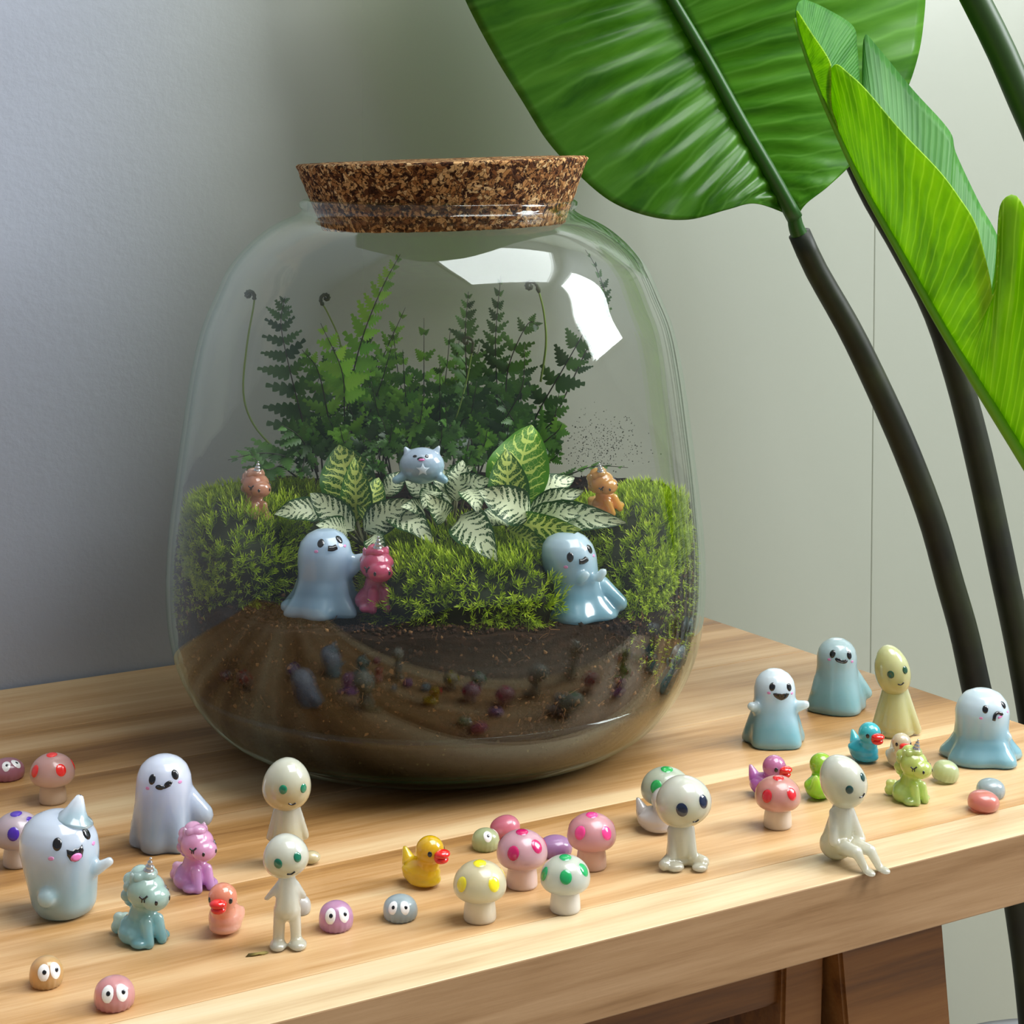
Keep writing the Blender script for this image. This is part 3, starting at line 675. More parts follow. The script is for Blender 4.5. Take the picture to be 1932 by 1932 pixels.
def nleaf(plant, b, t_, width, mat, curl=.25, roll=0.0, arch=.12):
    B = injar(Vector(b), .012); T = injar(Vector(t_), .009); ax = T - B; L = ax.length; x = ax.normalized()
    view = (Vector((0, -1, .55))).normalized(); z = (view - x * view.dot(x)).normalized(); y = z.cross(x)
    if roll: q = Quaternion(x, roll); z = q @ z; y = q @ y
    nu, nv = 15, 9; vs = []; fs = []; uvs = []
    for i in range(nu):
        u = i / (nu - 1); wv = math.sin(pi * min(1, u ** .78)) ** .72 * (1 - .12 * u) * width / 2
        if i == 0: wv = .0006
        if i == nu - 1: wv = .0003
        for j in range(nv):
            s = j / (nv - 1) * 2 - 1
            wave = .045 * width * math.sin(u * 13 + s * 2) * abs(s)
            h = arch * L * math.sin(pi * u) + curl * width * .5 * (s * s) * math.sin(pi * u) - .06 * L * u * u + wave + .05 * width * abs(math.sin(u * 7.5 * pi)) * (1 - abs(s)) * .5
            vs.append(injar(B + x * (L * u) + y * (wv * s) + z * h, .0045)); uvs.append((u, (s + 1) / 2))
    for i in range(nu - 1):
        for j in range(nv - 1): a = i * nv + j; fs.append((a, a + nv, a + nv + 1, a + 1))
    # give the blade a back side with thickness
    me = bpy.data.meshes.new('leaf'); me.from_pydata([tuple(v) for v in vs], [], fs); me.update()
    ul = me.uv_layers.new(name='UVMap')
    for li, l in enumerate(me.loops): ul.data[li].uv = uvs[l.vertex_index]
    o = link('leaf', me, M[mat], plant)
    return o
def nplant(label, root, leaves):
    e = empty('nerve_plant', JC); tag(e, label, 'plant', None)
    R = J(*root)
    for (bx, by, bd, tx, ty, td, w, m, *r) in leaves:
        b = J(bx, by, bd); lf = nleaf(e, b, J(tx, ty, td), w / 3750 * bd, m, roll=(r[0] if r else 0.0))
        b2 = injar(b, .012); v, f = tube(spline([R, (R + b2) / 2 + Vector((0, 0, -.001)), b2], 7), .0007, 5); mesh('stalk', v, f, M['nerve_stem'], e)
    return e
W, LM, YL = 'nerve_white', 'nerve_lime', 'nerve_yellow'
nplant('white veined nerve plant behind the waving ghost and pink unicorn', (690, 1030, .93), [
    (668, 960, .955, 640, 838, .965, 112, YL), (672, 985, .94, 668, 865, .935, 66, YL, .15), (612, 968, .93, 518, 968, .925, 56, W, .2), (668, 1000, .925, 585, 930, .93, 62, W, -.2),
    (688, 1002, .92, 772, 942, .92, 66, W, .2), (690, 985, .935, 715, 900, .945, 56, YL, .1), (735, 965, .925, 815, 1018, .905, 66, W, -.2), (705, 1010, .915, 722, 1062, .895, 44, W, .2), (655, 1005, .925, 600, 990, .91, 50, W), (725, 935, .95, 765, 890, .955, 44, W)])
nplant('white veined nerve plant in the middle, in front of the cat-eared ghost', (850, 1020, .93), [
    (835, 965, .925, 765, 905, .935, 52, W, .1), (840, 980, .92, 805, 935, .90, 50, W, -.3), (850, 950, .93, 822, 878, .94, 48, W, .2), (862, 945, .93, 872, 868, .935, 56, W, -.1), (858, 925, .935, 925, 905, .925, 52, W, .2), (800, 965, .925, 760, 955, .91, 40, W),
    (868, 975, .915, 935, 1052, .885, 82, W, .15), (830, 930, .93, 800, 955, .91, 54, W, .4), (850, 910, .95, 890, 880, .945, 44, W), (880, 925, .925, 905, 965, .905, 50, W, -.2)])
nplant('nerve plant on the right with one large upright lime green leaf', (955, 1030, .93), [
    (965, 968, .935, 1003, 800, .95, 128, LM, -.1), (958, 970, .925, 955, 848, .925, 86, YL, .1), (1000, 975, .91, 905, 925, .905, 78, W, -.1), (985, 945, .935, 1085, 900, .945, 56, W, .1), (1000, 965, .925, 1100, 925, .925, 48, W, .1),
    (1010, 970, .925, 1178, 985, .905, 62, W, .25), (975, 985, .915, 1092, 1000, .895, 62, YL, .6), (990, 985, .92, 1110, 960, .91, 56, W, .2), (955, 985, .915, 900, 985, .90, 54, W, .3), (960, 1000, .915, 1030, 1030, .90, 50, YL, .5)])
# ------------------------------------------------------------------ little resin figures
def ell(c, r, rot=(0, 0, 0), sub=3): return ('e', c, r if hasattr(r, '__len__') else (r, r, r), rot, sub)
def cap(p0, p1, r0, r1): return ('c', p0, p1, r0, r1)
def lat(prof, fn=None, seg=64): return ('l', prof, fn, seg)
_blob = {}
def blob(key, parts, voxel=.022, smooth=4):
    """fuse rounded volumes into one continuous skin; returns a mesh (unit size)"""
    if key in _blob: return _blob[key].copy()
    bm = bmesh.new()
    for p in parts:
        if p[0] == 'e':
            _, c, r, rot, sub = p; mt = Matrix.Translation(c) @ Euler(rot).to_matrix().to_4x4() @ Matrix.Diagonal((*r, 1))
            bmesh.ops.create_icosphere(bm, subdivisions=sub, radius=1, matrix=mt)
        elif p[0] == 'c':
            _, a, b, r0, r1 = p; a = Vector(a); b = Vector(b); n = max(3, int((b - a).length / (min(r0, r1) * .35)))
            for i in range(n + 1):
                s = i / n; bmesh.ops.create_icosphere(bm, subdivisions=2, radius=r0 + (r1 - r0) * s, matrix=Matrix.Translation(a.lerp(b, s)))
        else:
            _, prof, fn, seg = p; v, f = lathe_data(prof, seg, True)
            if fn: v = [fn(Vector(q)) for q in v]
            vs = [bm.verts.new(q) for q in v]
            for q in f: bm.faces.new([vs[i] for i in q])
    me = bpy.data.meshes.new('tmp'); bm.to_mesh(me); bm.free()
    o = bpy.data.objects.new('tmp', me); COL.objects.link(o)
    m = o.modifiers.new('r', 'REMESH'); m.mode = 'VOXEL'; m.voxel_size = voxel
    if smooth: s = o.modifiers.new('s', 'SMOOTH'); s.factor = .5; s.iterations = smooth
    dg = bpy.context.evaluated_depsgraph_get(); out = bpy.data.meshes.new_from_object(o.evaluated_get(dg), depsgraph=dg)
    bpy.data.objects.remove(o); bpy.data.meshes.remove(me)
    # flat underside
    zs = np.empty(len(out.vertices) * 3, np.float32); out.vertices.foreach_get('co', zs); zs = zs.reshape(-1, 3)
    zs[:, 2] = np.maximum(zs[:, 2], 0); out.vertices.foreach_set('co', zs.ravel()); out.update()
    _blob[key] = out; return out.copy()
def bvh_of(me): return BVHTree.FromPolygons([v.co.copy() for v in me.vertices], [tuple(p.vertices) for p in me.polygons])
def dirv(az, el):
    a, e = math.radians(az), math.radians(el); return Vector((math.sin(a) * math.cos(e), -math.cos(a) * math.cos(e), math.sin(e)))
def frame_at(bv, C, az, el, rot=0.0):
    d = dirv(az, el); C = Vector(C); hit = bv.ray_cast(C + d * 3, -d)
    p, n = hit[0], hit[1]
    if n.dot(d) < 0: n = -n
    upv = Vector((0, 0, 1)) if abs(n.z) < .97 else Vector((0, 1, 0))
    x = upv.cross(n).normalized(); y = n.cross(x)
    q = Quaternion(n, math.radians(rot)); return p, n, q @ x, q @ y
def decal(name, bv, C, az, el, outline, mat, parent, rot=0.0, lift=.012, edge=-.01, rings=4, fr=None, base=0.0):
    """a thin raised inlay that follows the body; outline is a closed star-shaped 2D polygon"""
    p, n, x, y = fr or frame_at(bv, C, az, el, rot); m = len(outline)
    def onb(u, v, h):
        o = p + x * u + y * v + n * .35; r = bv.ray_cast(o, -n, .8)
        q = r[0] if r[0] is not None else p + x * u + y * v
        return q + n * h
    vs = [onb(0, 0, lift + base)]; fs = []
    for k in range(1, rings + 1):
        s = k / rings; hh = base + lift * math.sqrt(max(0, 1 - (s * .97) ** 4)) if k < rings else base + edge
        s2 = s if k < rings else 1.0
        for (u, v) in outline: vs.append(onb(u * s2, v * s2, hh))
    for i in range(m): fs.append((0, 1 + i, 1 + (i + 1) % m))
    for k in range(rings - 1):
        a = 1 + k * m; b = a + m
        for i in range(m): j = (i + 1) % m; fs.append((a + i, b + i, b + j, a + j))
    return mesh(name, vs, fs, mat, parent)
def oval(a, b, n=20): return [(a * math.cos(2*pi*i/n), b * math.sin(2*pi*i/n)) for i in range(n)]
def stroke(name, bv, C, az, el, pts, r, mat, parent, rot=0.0, lift=.004):
    p, n, x, y = frame_at(bv, C, az, el, rot); P = []
    for (u, v) in (spline(pts, 12) if len(pts) > 2 else polyline(pts, 4)):
        h = bv.ray_cast(p + x * u + y * v + n * .35, -n, .8); q = h[0] if h[0] is not None else p + x*u + y*v
        P.append(q + n * lift)
    v, f = tube(P, r, 6); return mesh(name, v, f, mat, parent)
K = plain('black_gloss_paint', '#17171b', .15, Coat_Weight=.6); PK = plain('cheek_pink', '#d58fc0', .35); TG = plain('tongue_pink', '#e07ab8', .3)
WH = plain('white_eye_paint', '#f1efec', .2, Coat_Weight=.4); RED = plain('red_beak', '#e2231f', .15, Coat_Weight=.8); SIL = plain('silver_horn', '#c9c9cc', .22, Metallic=.85)
def figure(name, loc, S_, yaw, label, cat, group=None):
    e = empty(name, loc, math.radians(yaw)); tag(e, label, cat, group); e['_s'] = S_; return e
def finish(e):
    s = e['_s']; del e['_s']
    def rec(o):
        if o.type == 'MESH': o.data.transform(Matrix.Scale(s, 4)); o.data.update()
        for c in o.children: rec(c)
    for c in e.children: rec(c)
def place(px, yb, hpx, r=.35):
    p = ontable(px, yb); Sz = hpx * p.y / FPX / (1 + .3 * r) ; p = p + Vector((0, r * Sz * .85, 0)); p.z = TZ
    return p, Sz
def inside(px, yb, hpx, depth, r=.3, sink=0.0):
    p = at(px, yb, depth); Sz = hpx * depth / FPX / (1 + .2 * r); return p + Vector((0, r * Sz * .5, -sink)), Sz

# --- ghosts
def hemfn(k, amp, ph=0.0, lean=(0, 0), z0=.55, flare=0.0):
    def fn(p):
        a = math.atan2(p.y, p.x); t = max(0, 1 - p.z / z0); m = 1 + amp * t * math.sin(k * a + ph) + .4 * amp * t * math.sin((k + 2) * a + 2 * ph)
        return Vector((p.x * m + lean[0] * p.z, p.y * m + lean[1] * p.z, p.z))
    return fn
GP = {'tall': [(.30, .0), (.335, .03), (.34, .12), (.325, .3), (.31, .5), (.305, .65), (.29, .78), (.25, .88), (.18, .95), (.09, .99), (.01, 1.0)],
      'robe': [(.36, .0), (.40, .03), (.395, .1), (.35, .28), (.30, .45), (.275, .6), (.275, .74), (.25, .85), (.19, .93), (.10, .985), (.01, 1.0)],
      'bell': [(.42, .0), (.47, .03), (.45, .1), (.36, .25), (.315, .42), (.32, .6), (.32, .72), (.29, .84), (.22, .93), (.12, .985), (.01, 1.0)],
      'melt': [(.47, .0), (.54, .035), (.52, .12), (.43, .24), (.375, .36), (.37, .55), (.375, .7), (.33, .83), (.25, .93), (.13, .985), (.01, 1.0)],
      'bag': [(.17, .0), (.23, .02), (.28, .10), (.30, .25), (.325, .42), (.345, .57), (.335, .69), (.29, .79), (.215, .86), (.11, .905), (.01, .92)]}
def ghost(kind, arms, loc, S_, yaw, low, high, label, face, mouth, lean=(0, 0), k=5, amp=.12, group=None, cheeks=True, key=None, facel=4, ph=.4, extra=None):
    e = figure('ghost_figurine', loc, S_, yaw, label, 'figurine', group)
    parts = [lat(GP[kind], hemfn(k, amp, ph, lean))] + arms
    me = blob(key or label, parts, .024, 3)
    mat = resin('resin_' + low + high, low, high, sss=.85, trans=.2, rough=.18, mid=.55, sc=.014)
    body = link('body', me, mat, e); bv = bvh_of(me); C = (lean[0] * .7, lean[1] * .7, .72)
    az0, el0, rot = face; ew, eh = (.046, .064)
    for s in (-1, 1): decal('eye', bv, C, az0 + s * 27, el0 + 12 + s * rot * .45, oval(ew, eh), K, body, rot=s * 6 + rot * .5)
    if cheeks:
        for s in (-1, 1): decal('cheek', bv, C, az0 + s * 36, el0 - 6 + s * rot * .6, oval(.032, .022), PK, body, lift=.004)
    if mouth == 'smile':
        decal('mouth', bv, C, az0, el0 - 5, [(.13 * math.cos(t), -.075 * math.sin(t) - .025 * (1 - abs(math.cos(t))) + (.03 if t > pi else 0)) for t in [pi * i / 12 for i in range(13)]] + [(.08, .012), (.03, -.018), (-.03, -.018), (-.08, .012)][::-1][::-1][::-1], K, body, rot=rot)
    elif mouth == 'wavy':
        for s in (-1, 1): decal('mouth', bv, C, az0 + s * 9, el0 - 4 + s * rot * .4, oval(.055, .032), K, body, rot=rot + s * 14)
        stroke('mouth_line', bv, C, az0, el0 - 5, [(-.07, .0), (0, -.018), (.07, .0)], .012, K, body, rot=rot)
    elif mouth == 'open':
        mo = [(-.085, .06), (-.03, .035), (.0, .05), (.03, .035), (.085, .06), (.09, .0), (.065, -.06), (.02, -.085), (-.02, -.085), (-.065, -.06), (-.09, .0)]
        decal('mouth', bv, C, az0, el0 - 6, mo, K, body, rot=rot)
        decal('tongue', bv, C, az0, el0 - 11, oval(.055, .036), TG, body, rot=rot, base=.014, edge=-.006)
    elif mouth == 'frown':
        stroke('mouth', bv, C, az0, el0 - 4, [(-.065, -.06), (-.045, .0), (.0, .03), (.05, .02), (.075, -.01)], .026, K, body, rot=rot)
        stroke('tongue', bv, C, az0 + 4, el0 - 9, [(-.02, .0), (.045, .012)], .014, TG, body, rot=rot)
    elif mouth == 'bean':
        stroke('mouth', bv, C, az0, el0 - 2, [(-.05, .0), (0, -.012), (.05, .0)], .036, K, body, rot=rot)
    if extra: extra(e, body, bv, mat)
    finish(e); return e
LB, LT = '#8fb2bd', '#c7d6e6'
p, s_ = place(302, 1612, 197, .33)
ghost('tall', [cap((.16, .0, .62), (.40, .02, .34), .14, .12), cap((-.27, .05, .3), (-.32, .05, .22), .07, .06), ell((.40, .02, .32), (.13, .10, .14))], p, s_, 4, '#9fb2c6', '#d4dcf4',
      'tall blue-grey ghost figurine with a wavy mouth, standing left of the jar', (6, 10, 8), 'wavy', k=6, amp=.13, ph=1.0)
p, s_ = place(1467, 1415, 162, .38)
ghost('robe', [cap((-.24, -.08, .5), (-.36, -.2, .56), .09, .06), cap((.24, -.08, .5), (.37, -.2, .56), .09, .06)], p, s_, 6, '#86b9c6', '#d3e2ee',
      'pale blue ghost figurine with a wide grin and raised arms, right of the jar', (6, 8, -4), 'smile', k=5, amp=.08)
p, s_ = place(1585, 1350, 155, .36)
ghost('robe', [cap((.2, .05, .5), (.44, .08, .2), .12, .08), cap((-.24, -.05, .45), (-.32, -.1, .3), .09, .06)], p, s_, 2, '#8dbac0', '#b9d0d6',
      'blue-grey ghost figurine with a crooked smile, rearmost at the right end of the bench', (2, 10, -6), 'wavy', k=4, amp=.07)
p, s_ = place(1866, 1450, 160, .50)
ghost('melt', [cap((-.33, -.05, .2), (-.48, -.1, .06), .10, .08), cap((.2, -.2, .45), (.26, -.3, .38), .08, .05)], p, s_, 12, '#82b1c0', '#cadbe6',
      'pale blue ghost figurine with a worried frown, at the right edge of the photo', (8, 4, 6), 'frown', k=5, amp=.10, ph=1.5)
# horned ghost
def hat(e, body, bv, mat):
    q = Matrix.Translation((.10, -.02, .86)) @ Euler((0, math.radians(16), 0)).to_matrix().to_4x4()
    v, f = lathe_data([(.01, .21), (.03, .20), (.055, .15), (.085, .08), (.12, .025), (.165, .0), (.18, -.018), (.165, -.035), (.01, -.035)], 32, False)
    mesh('pointed_hat', [q @ Vector(x) for x in v], f, mat, e)
p, s_ = place(110, 1742, 240, .27)
ghost('bag', [ell((-.08, -.31, .25), (.085, .075, .085)), cap((.30, -.08, .42), (.42, -.1, .5), .06, .045)], p, s_, 0, '#9cbcc6', '#ccd8ea',
      'large blue-grey ghost figurine with pointed hat and laughing mouth, at far left', (38, -8, 6), 'open', k=3, amp=.03, lean=(-.06, 0), extra=hat)
# ghosts in the jar
p, s_ = inside(607, 1163, 176, .893, .4)
ghost('bell', [cap((.22, -.02, .58), (.50, .0, .66), .085, .06), cap((.3, -.02, .5), (.42, 0, .58), .10, .07), ell((-.36, -.1, .10), (.14, .12, .09))], p, s_, 0, '#86a5bb', '#b4cbe2',
      'blue ghost figurine reaching an arm to the pink unicorn, inside the jar', (22, 22, 6), 'bean', k=7, amp=.12, lean=(.03, 0))
p, s_ = inside(1088, 1170, 180, .893, .4)
ghost('bell', [cap((.28, -.0, .36), (.50, -.03, .16), .12, .10), cap((.05, -.30, .5), (.10, -.36, .56), .06, .05), cap((.25, -.24, .5), (.30, -.26, .57), .06, .05), ell((-.30, -.05, .07), (.18, .15, .07))], p, s_, 0, '#78a4b4', '#b9d0dd',
      'blue ghost figurine with hands at its mouth, inside the jar on the right', (28, 0, 14), 'bean', k=4, amp=.08, lean=(-.12, 0), ph=2.2)
def catghost():
    p, s_ = inside(795, 915, 78, .915, .5)
    e = figure('ghost_figurine', p, s_, 0, 'round blue-grey ghost figurine with small ears among the nerve plants', 'figurine')
    me = blob('catghost', [ell((0, 0, .48), (.62, .52, .50)), cap((-.36, 0, .8), (-.44, 0, .96), .13, .05), cap((.36, 0, .8), (.46, 0, .98), .13, .05), cap((-.52, -.2, .2), (-.68, -.3, .14), .14, .11), cap((.5, -.2, .2), (.62, -.3, .14), .14, .11)], .03, 3)
    mat = resin('resin_cat', '#7fa2ae', '#aebfd0', sss=.5, trans=.15, sc=.006); b = link('body', me, mat, e); bv = bvh_of(me); C = (0, 0, .5)
    decal('eye', bv, C, -24, 36, oval(.07, .05), K, b); decal('eye', bv, C, 22, 36, oval(.06, .06), K, b)
    decal('mouth', bv, C, 0, 28, oval(.12, .06), K, b); decal('tongue', bv, C, 2, 25, oval(.09, .035), TG, b, base=.014)
    decal('belly_star', bv, C, 6, -6, [((.22 if i % 2 == 0 else .10) * math.sin(i * pi / 5), (.22 if i % 2 == 0 else .10) * math.cos(i * pi / 5)) for i in range(10)], plain('star_white', '#cfe0ea', .2), b)
    finish(e)
catghost()

# --- mushrooms
def mushroom(px, yb, hpx, capc, capt, spot, label, yaw=0, spots=((-38, 28), (34, 30), (0, 80), (100, 28), (178, 28), (-110, 28)), stemc='#e6d8c8', wide=1.0, big=1.0):
    p, s_ = place(px, yb, hpx, .26); e = figure('mushroom_figurine', p, s_, yaw, label, 'figurine', 'spotted mushroom figurines on the bench')
    prof = [(.01, .37), (.22, .37), (.28, .375), (.37, .42), (.425, .49), (.445, .57), (.44, .66), (.405, .77), (.34, .86), (.25, .93), (.15, .975), (.06, .997), (.005, 1.0)]
    prof = [tuple(q) for q in spline(prof, 40)]; prof = [(max(r, .002) * wide, z) for r, z in prof]
    v, f = lathe_data(prof, 48, True); c = mesh('cap', v, f, resin('cap_' + capc + capt, capc, capt, sss=.8, trans=.4, rough=.3, sc=.01), e); bv = bvh_of(c.data)
    v, f = lathe_data([(.22, 0), (.262, .012), (.275, .05), (.268, .2), (.25, .33), (.24, .42)], 40, True)
    mesh('stem', v, f, resin('stem_' + stemc, stemc, stemc, sss=.85, trans=.2, rough=.35, sc=.004), e)
    sm = plain('spot_' + spot, spot, .18, Coat_Weight=.7)
    for az, el in spots: decal('spot', bv, (0, 0, .56), az, el, oval(.128 * big, .150 * big), sm, c, lift=.01, edge=-.012)
    finish(e); return e
mushroom(95, 1520, 103, '#e4bdb2', '#deaaa2', '#e8261e', 'pinkish mushroom figurine with bright red spots, behind the pointed-hat ghost at far left', spots=((-44, 22), (38, 26), (0, 84), (110, 22), (180, 22)), stemc='#dcc4ae')
mushroom(28, 1640, 112, '#cfc3c4', '#cdbcc8', '#46249a', 'pale mushroom figurine with dark purple spots, half behind the pointed-hat ghost', spots=((4, 22), (68, 42), (-10, 84), (-70, 22), (140, 22)), stemc='#e0d4ca')
mushroom(905, 1745, 125, '#e6dfc0', '#e2d8b0', '#e9d722', 'pale mushroom figurine with yellow spots, frontmost in the mushroom group', spots=((-46, 20), (36, 22), (0, 82), (115, 22), (-160, 22)), stemc='#ece2cc')
mushroom(985, 1681, 119, '#e6bfc4', '#dfaebb', '#c2185f', 'pink mushroom figurine with dark magenta spots, behind the yellow-spotted one', spots=((-22, 22), (44, 34), (0, 84), (110, 22), (-115, 22)), stemc='#ecd2cc')
mushroom(1117, 1645, 115, '#eab0b4', '#e6a4ae', '#f0428c', 'rosy mushroom figurine with hot pink spots, rightmost of the mushroom group', spots=((-34, 26), (40, 24), (4, 84), (115, 22), (-120, 22)), stemc='#e6c2b4')
mushroom(1067, 1727, 117, '#dde2d6', '#d6dfd0', '#1fa35c', 'milky mushroom figurine with green spots, front right of the mushroom group', spots=((0, 26), (62, 34), (0, 84), (-68, 22), (130, 22), (-140, 22)), stemc='#ece8e0')
mushroom(1258, 1560, 117, '#cbd2c4', '#c6d2bd', '#2aa04e', 'pale mushroom figurine with green spots, mostly hidden behind the cross-legged doll', spots=((-30, 26), (10, 82), (60, 26), (130, 22)), stemc='#d8d4cc')
mushroom(1470, 1567, 107, '#dba79c', '#d89a92', '#cf1f2b', 'pinkish mushroom figurine with red spots, in front of the purple duck', spots=((-38, 20), (34, 26), (0, 82), (110, 22), (-120, 22)), stemc='#e8dccc')

# --- googly-eyed domes
def dome(px, yb, hpx, col, label, yaw=0, eyes=True, wpx=None, tilt=0.0, eyeset=((-22, 26), (26, 26)), ridges=True, name='dome_figurine', one=False, es=1.0):
    p, s_ = place(px, yb, hpx, .42); wide = (wpx / hpx if wpx else 1.12) * 1.0
    e = figure(name, p, s_, yaw, label, 'figurine', 'small resin dome figurines on the bench')
    def fn(q):
        a = math.atan2(q.y, q.x); t = max(0, 1 - q.z / .5); k = 1 + (.035 * t * math.sin(a * 18) if ridges else 0) + .015 * math.sin(a * 3 + q.z * 5); return Vector((q.x * k, q.y * k, q.z))
    r = .5 * wide * 1.10
    prof = [(r*.74, 0), (r*.84, .03), (r*.94, .12), (r*1.0, .32), (r*.99, .50), (r*.90, .70), (r*.71, .85), (r*.46, .945), (r*.20, .99), (.004, 1.0)]
    v, f = lathe_data([(q[0], q[1] * .86) for q in spline(prof, 26)], 72, True); v = [fn(Vector(q)) for q in v]
    if tilt: R_ = Euler((0, math.radians(tilt), 0)).to_matrix(); v = [R_ @ q for q in v]; mz = min(q.z for q in v); v = [q - Vector((0, 0, mz)) for q in v]
    b = mesh('body', v, f, resin('dome_' + col, col, col, sss=.8, trans=.45, rough=.28, sc=.01), e); bv = bvh_of(b.data)
    if eyes:
        for i, (az, el) in enumerate(eyeset[:1] if one else eyeset):
            w = decal('eye', bv, (0, 0, .42), az, el - 9, oval(.20 * es, .285 * es, 24), WH, b, lift=.012)
            decal('pupil', bv, (0, 0, .42), az + 3, el - 8, oval(.062, .07, 14), K, w, lift=.01, base=.012, edge=.0)
    finish(e); return e
dome(10, 1473, 50, '#cc8496', 'dusty pink ridged dome figurine cut off by the left photo edge', wpx=66, yaw=10, eyeset=((0, 38), (52, 40)), es=1.05)
dome(82, 1868, 74, '#e6b478', 'orange dome figurine with googly eyes looking right, at bottom left', wpx=66, yaw=26)
dome(211, 1909, 77, '#e8a0a2', 'coral pink dome figurine with googly eyes, nearest to the camera', wpx=80, yaw=12)
dome(632, 1760, 70, '#d29cc4', 'mauve dome figurine with googly eyes, right of the standing doll', wpx=68, yaw=8, eyeset=((-24, 26), (30, 28)))
dome(754, 1740, 60, '#b4c8d0', 'blue-grey dome figurine with googly eyes, in front of the yellow duck', wpx=68, yaw=-4)
dome(916, 1607, 52, '#c3cf9a', 'pale green dome figurine with one eye showing, behind the yellow-spotted mushroom', wpx=55, yaw=10, eyeset=((2, 40), (110, 30)))
dome(957, 1588, 50, '#e07f93', 'smooth pink dome figurine lying tipped behind the mushroom group', wpx=60, eyes=False, tilt=-18, ridges=False)
dome(1048, 1618, 48, '#bd8fc0', 'lilac dome figurine seen from behind between two pink mushrooms', wpx=66, eyes=False)
dome(1784, 1480, 50, '#c4d3a0', 'clear pale green dome figurine right of the lime unicorn', wpx=52, eyes=False, tilt=12)
dome(1857, 1533, 46, '#e08a80', 'coral dome figurine lying near the right edge, in front of the grey-blue one', wpx=62, eyes=False, ridges=False, tilt=6)
dome(1872, 1508, 46, '#a9bcc4', 'grey-blue clear dome figurine behind the coral one at the right', wpx=56, eyes=False)
dome(566, 1728, 46, '#cfd0cc', 'clear whitish dome figurine half hidden behind the standing doll', wpx=40, eyes=False, ridges=False)

# --- ducks
def duck(px, yb, hpx, col, hi, label, yaw, beak=True, simple=False):
    p, s_ = place(px, yb, hpx, .34); e = figure('duck_figurine', p, s_, yaw, label, 'figurine', 'resin duck figurines on the bench')
    me = blob('duck', [ell((0, .06, .27), (.33, .40, .27)), ell((0, .0, .14), (.31, .36, .14)), cap((0, .34, .35), (0, .47, .62), .16, .05), ell((0, -.12, .45), (.22, .22, .2)), ell((0, -.16, .72), (.275, .275, .275)),
                        ell((.24, .1, .30), (.10, .24, .12), (.25, 0, 0)), ell((-.24, .1, .30), (.10, .24, .12), (.25, 0, 0))], .024, 3)
    b = link('body', me, resin('duck_' + col, col, hi, sss=.8, trans=.3, rough=.12, sc=.01), e); bv = bvh_of(me)
    for s in (-1, 1): decal('eye', bv, (0, -.16, .72), s * 50, 2, oval(.05, .062), K, b)
    bm = bmesh.new(); 
    for c, r in (((0, -.46, .71), (.165, .155, .085)), ((0, -.45, .60), (.145, .13, .08)), ((0, -.41, .655), (.15, .10, .12))): bmesh.ops.create_icosphere(bm, subdivisions=3, radius=1, matrix=Matrix.Translation(c) @ Matrix.Diagonal((*r, 1)))
    bmobj('beak', bm, RED if beak else plain('clear_beak', '#c9b0a0', .2), e, True)
    finish(e); return e
duck(798, 1681, 112, '#e8c21a', '#dcae18', 'yellow duck figurine with a red beak facing right, in front of the jar', 52)
duck(421, 1770, 114, '#f0b09a', '#e58f74', 'peach duck figurine with a large red beak, facing the camera', -8)
duck(1452, 1510, 92, '#b868d0', '#c07aa4', 'purple duck figurine with a red beak, behind the red-spotted mushroom', 52)
duck(1636, 1443, 88, '#36b6d6', '#4ab8c4', 'turquoise duck figurine with a red beak, in front of the yellowish doll', 30)
duck(1242, 1578, 100, '#d8d0cc', '#d6d2cc', 'clear whitish duck figurine behind the cross-legged doll', 58)
duck(1550, 1512, 92, '#8fd024', '#9cc840', 'lime green duck figurine almost hidden behind the doll sitting on the edge', 160)
duck(1700, 1452, 76, '#d6cfb6', '#cfc0a4', 'clear pale duck figurine behind the lime unicorn', 10)

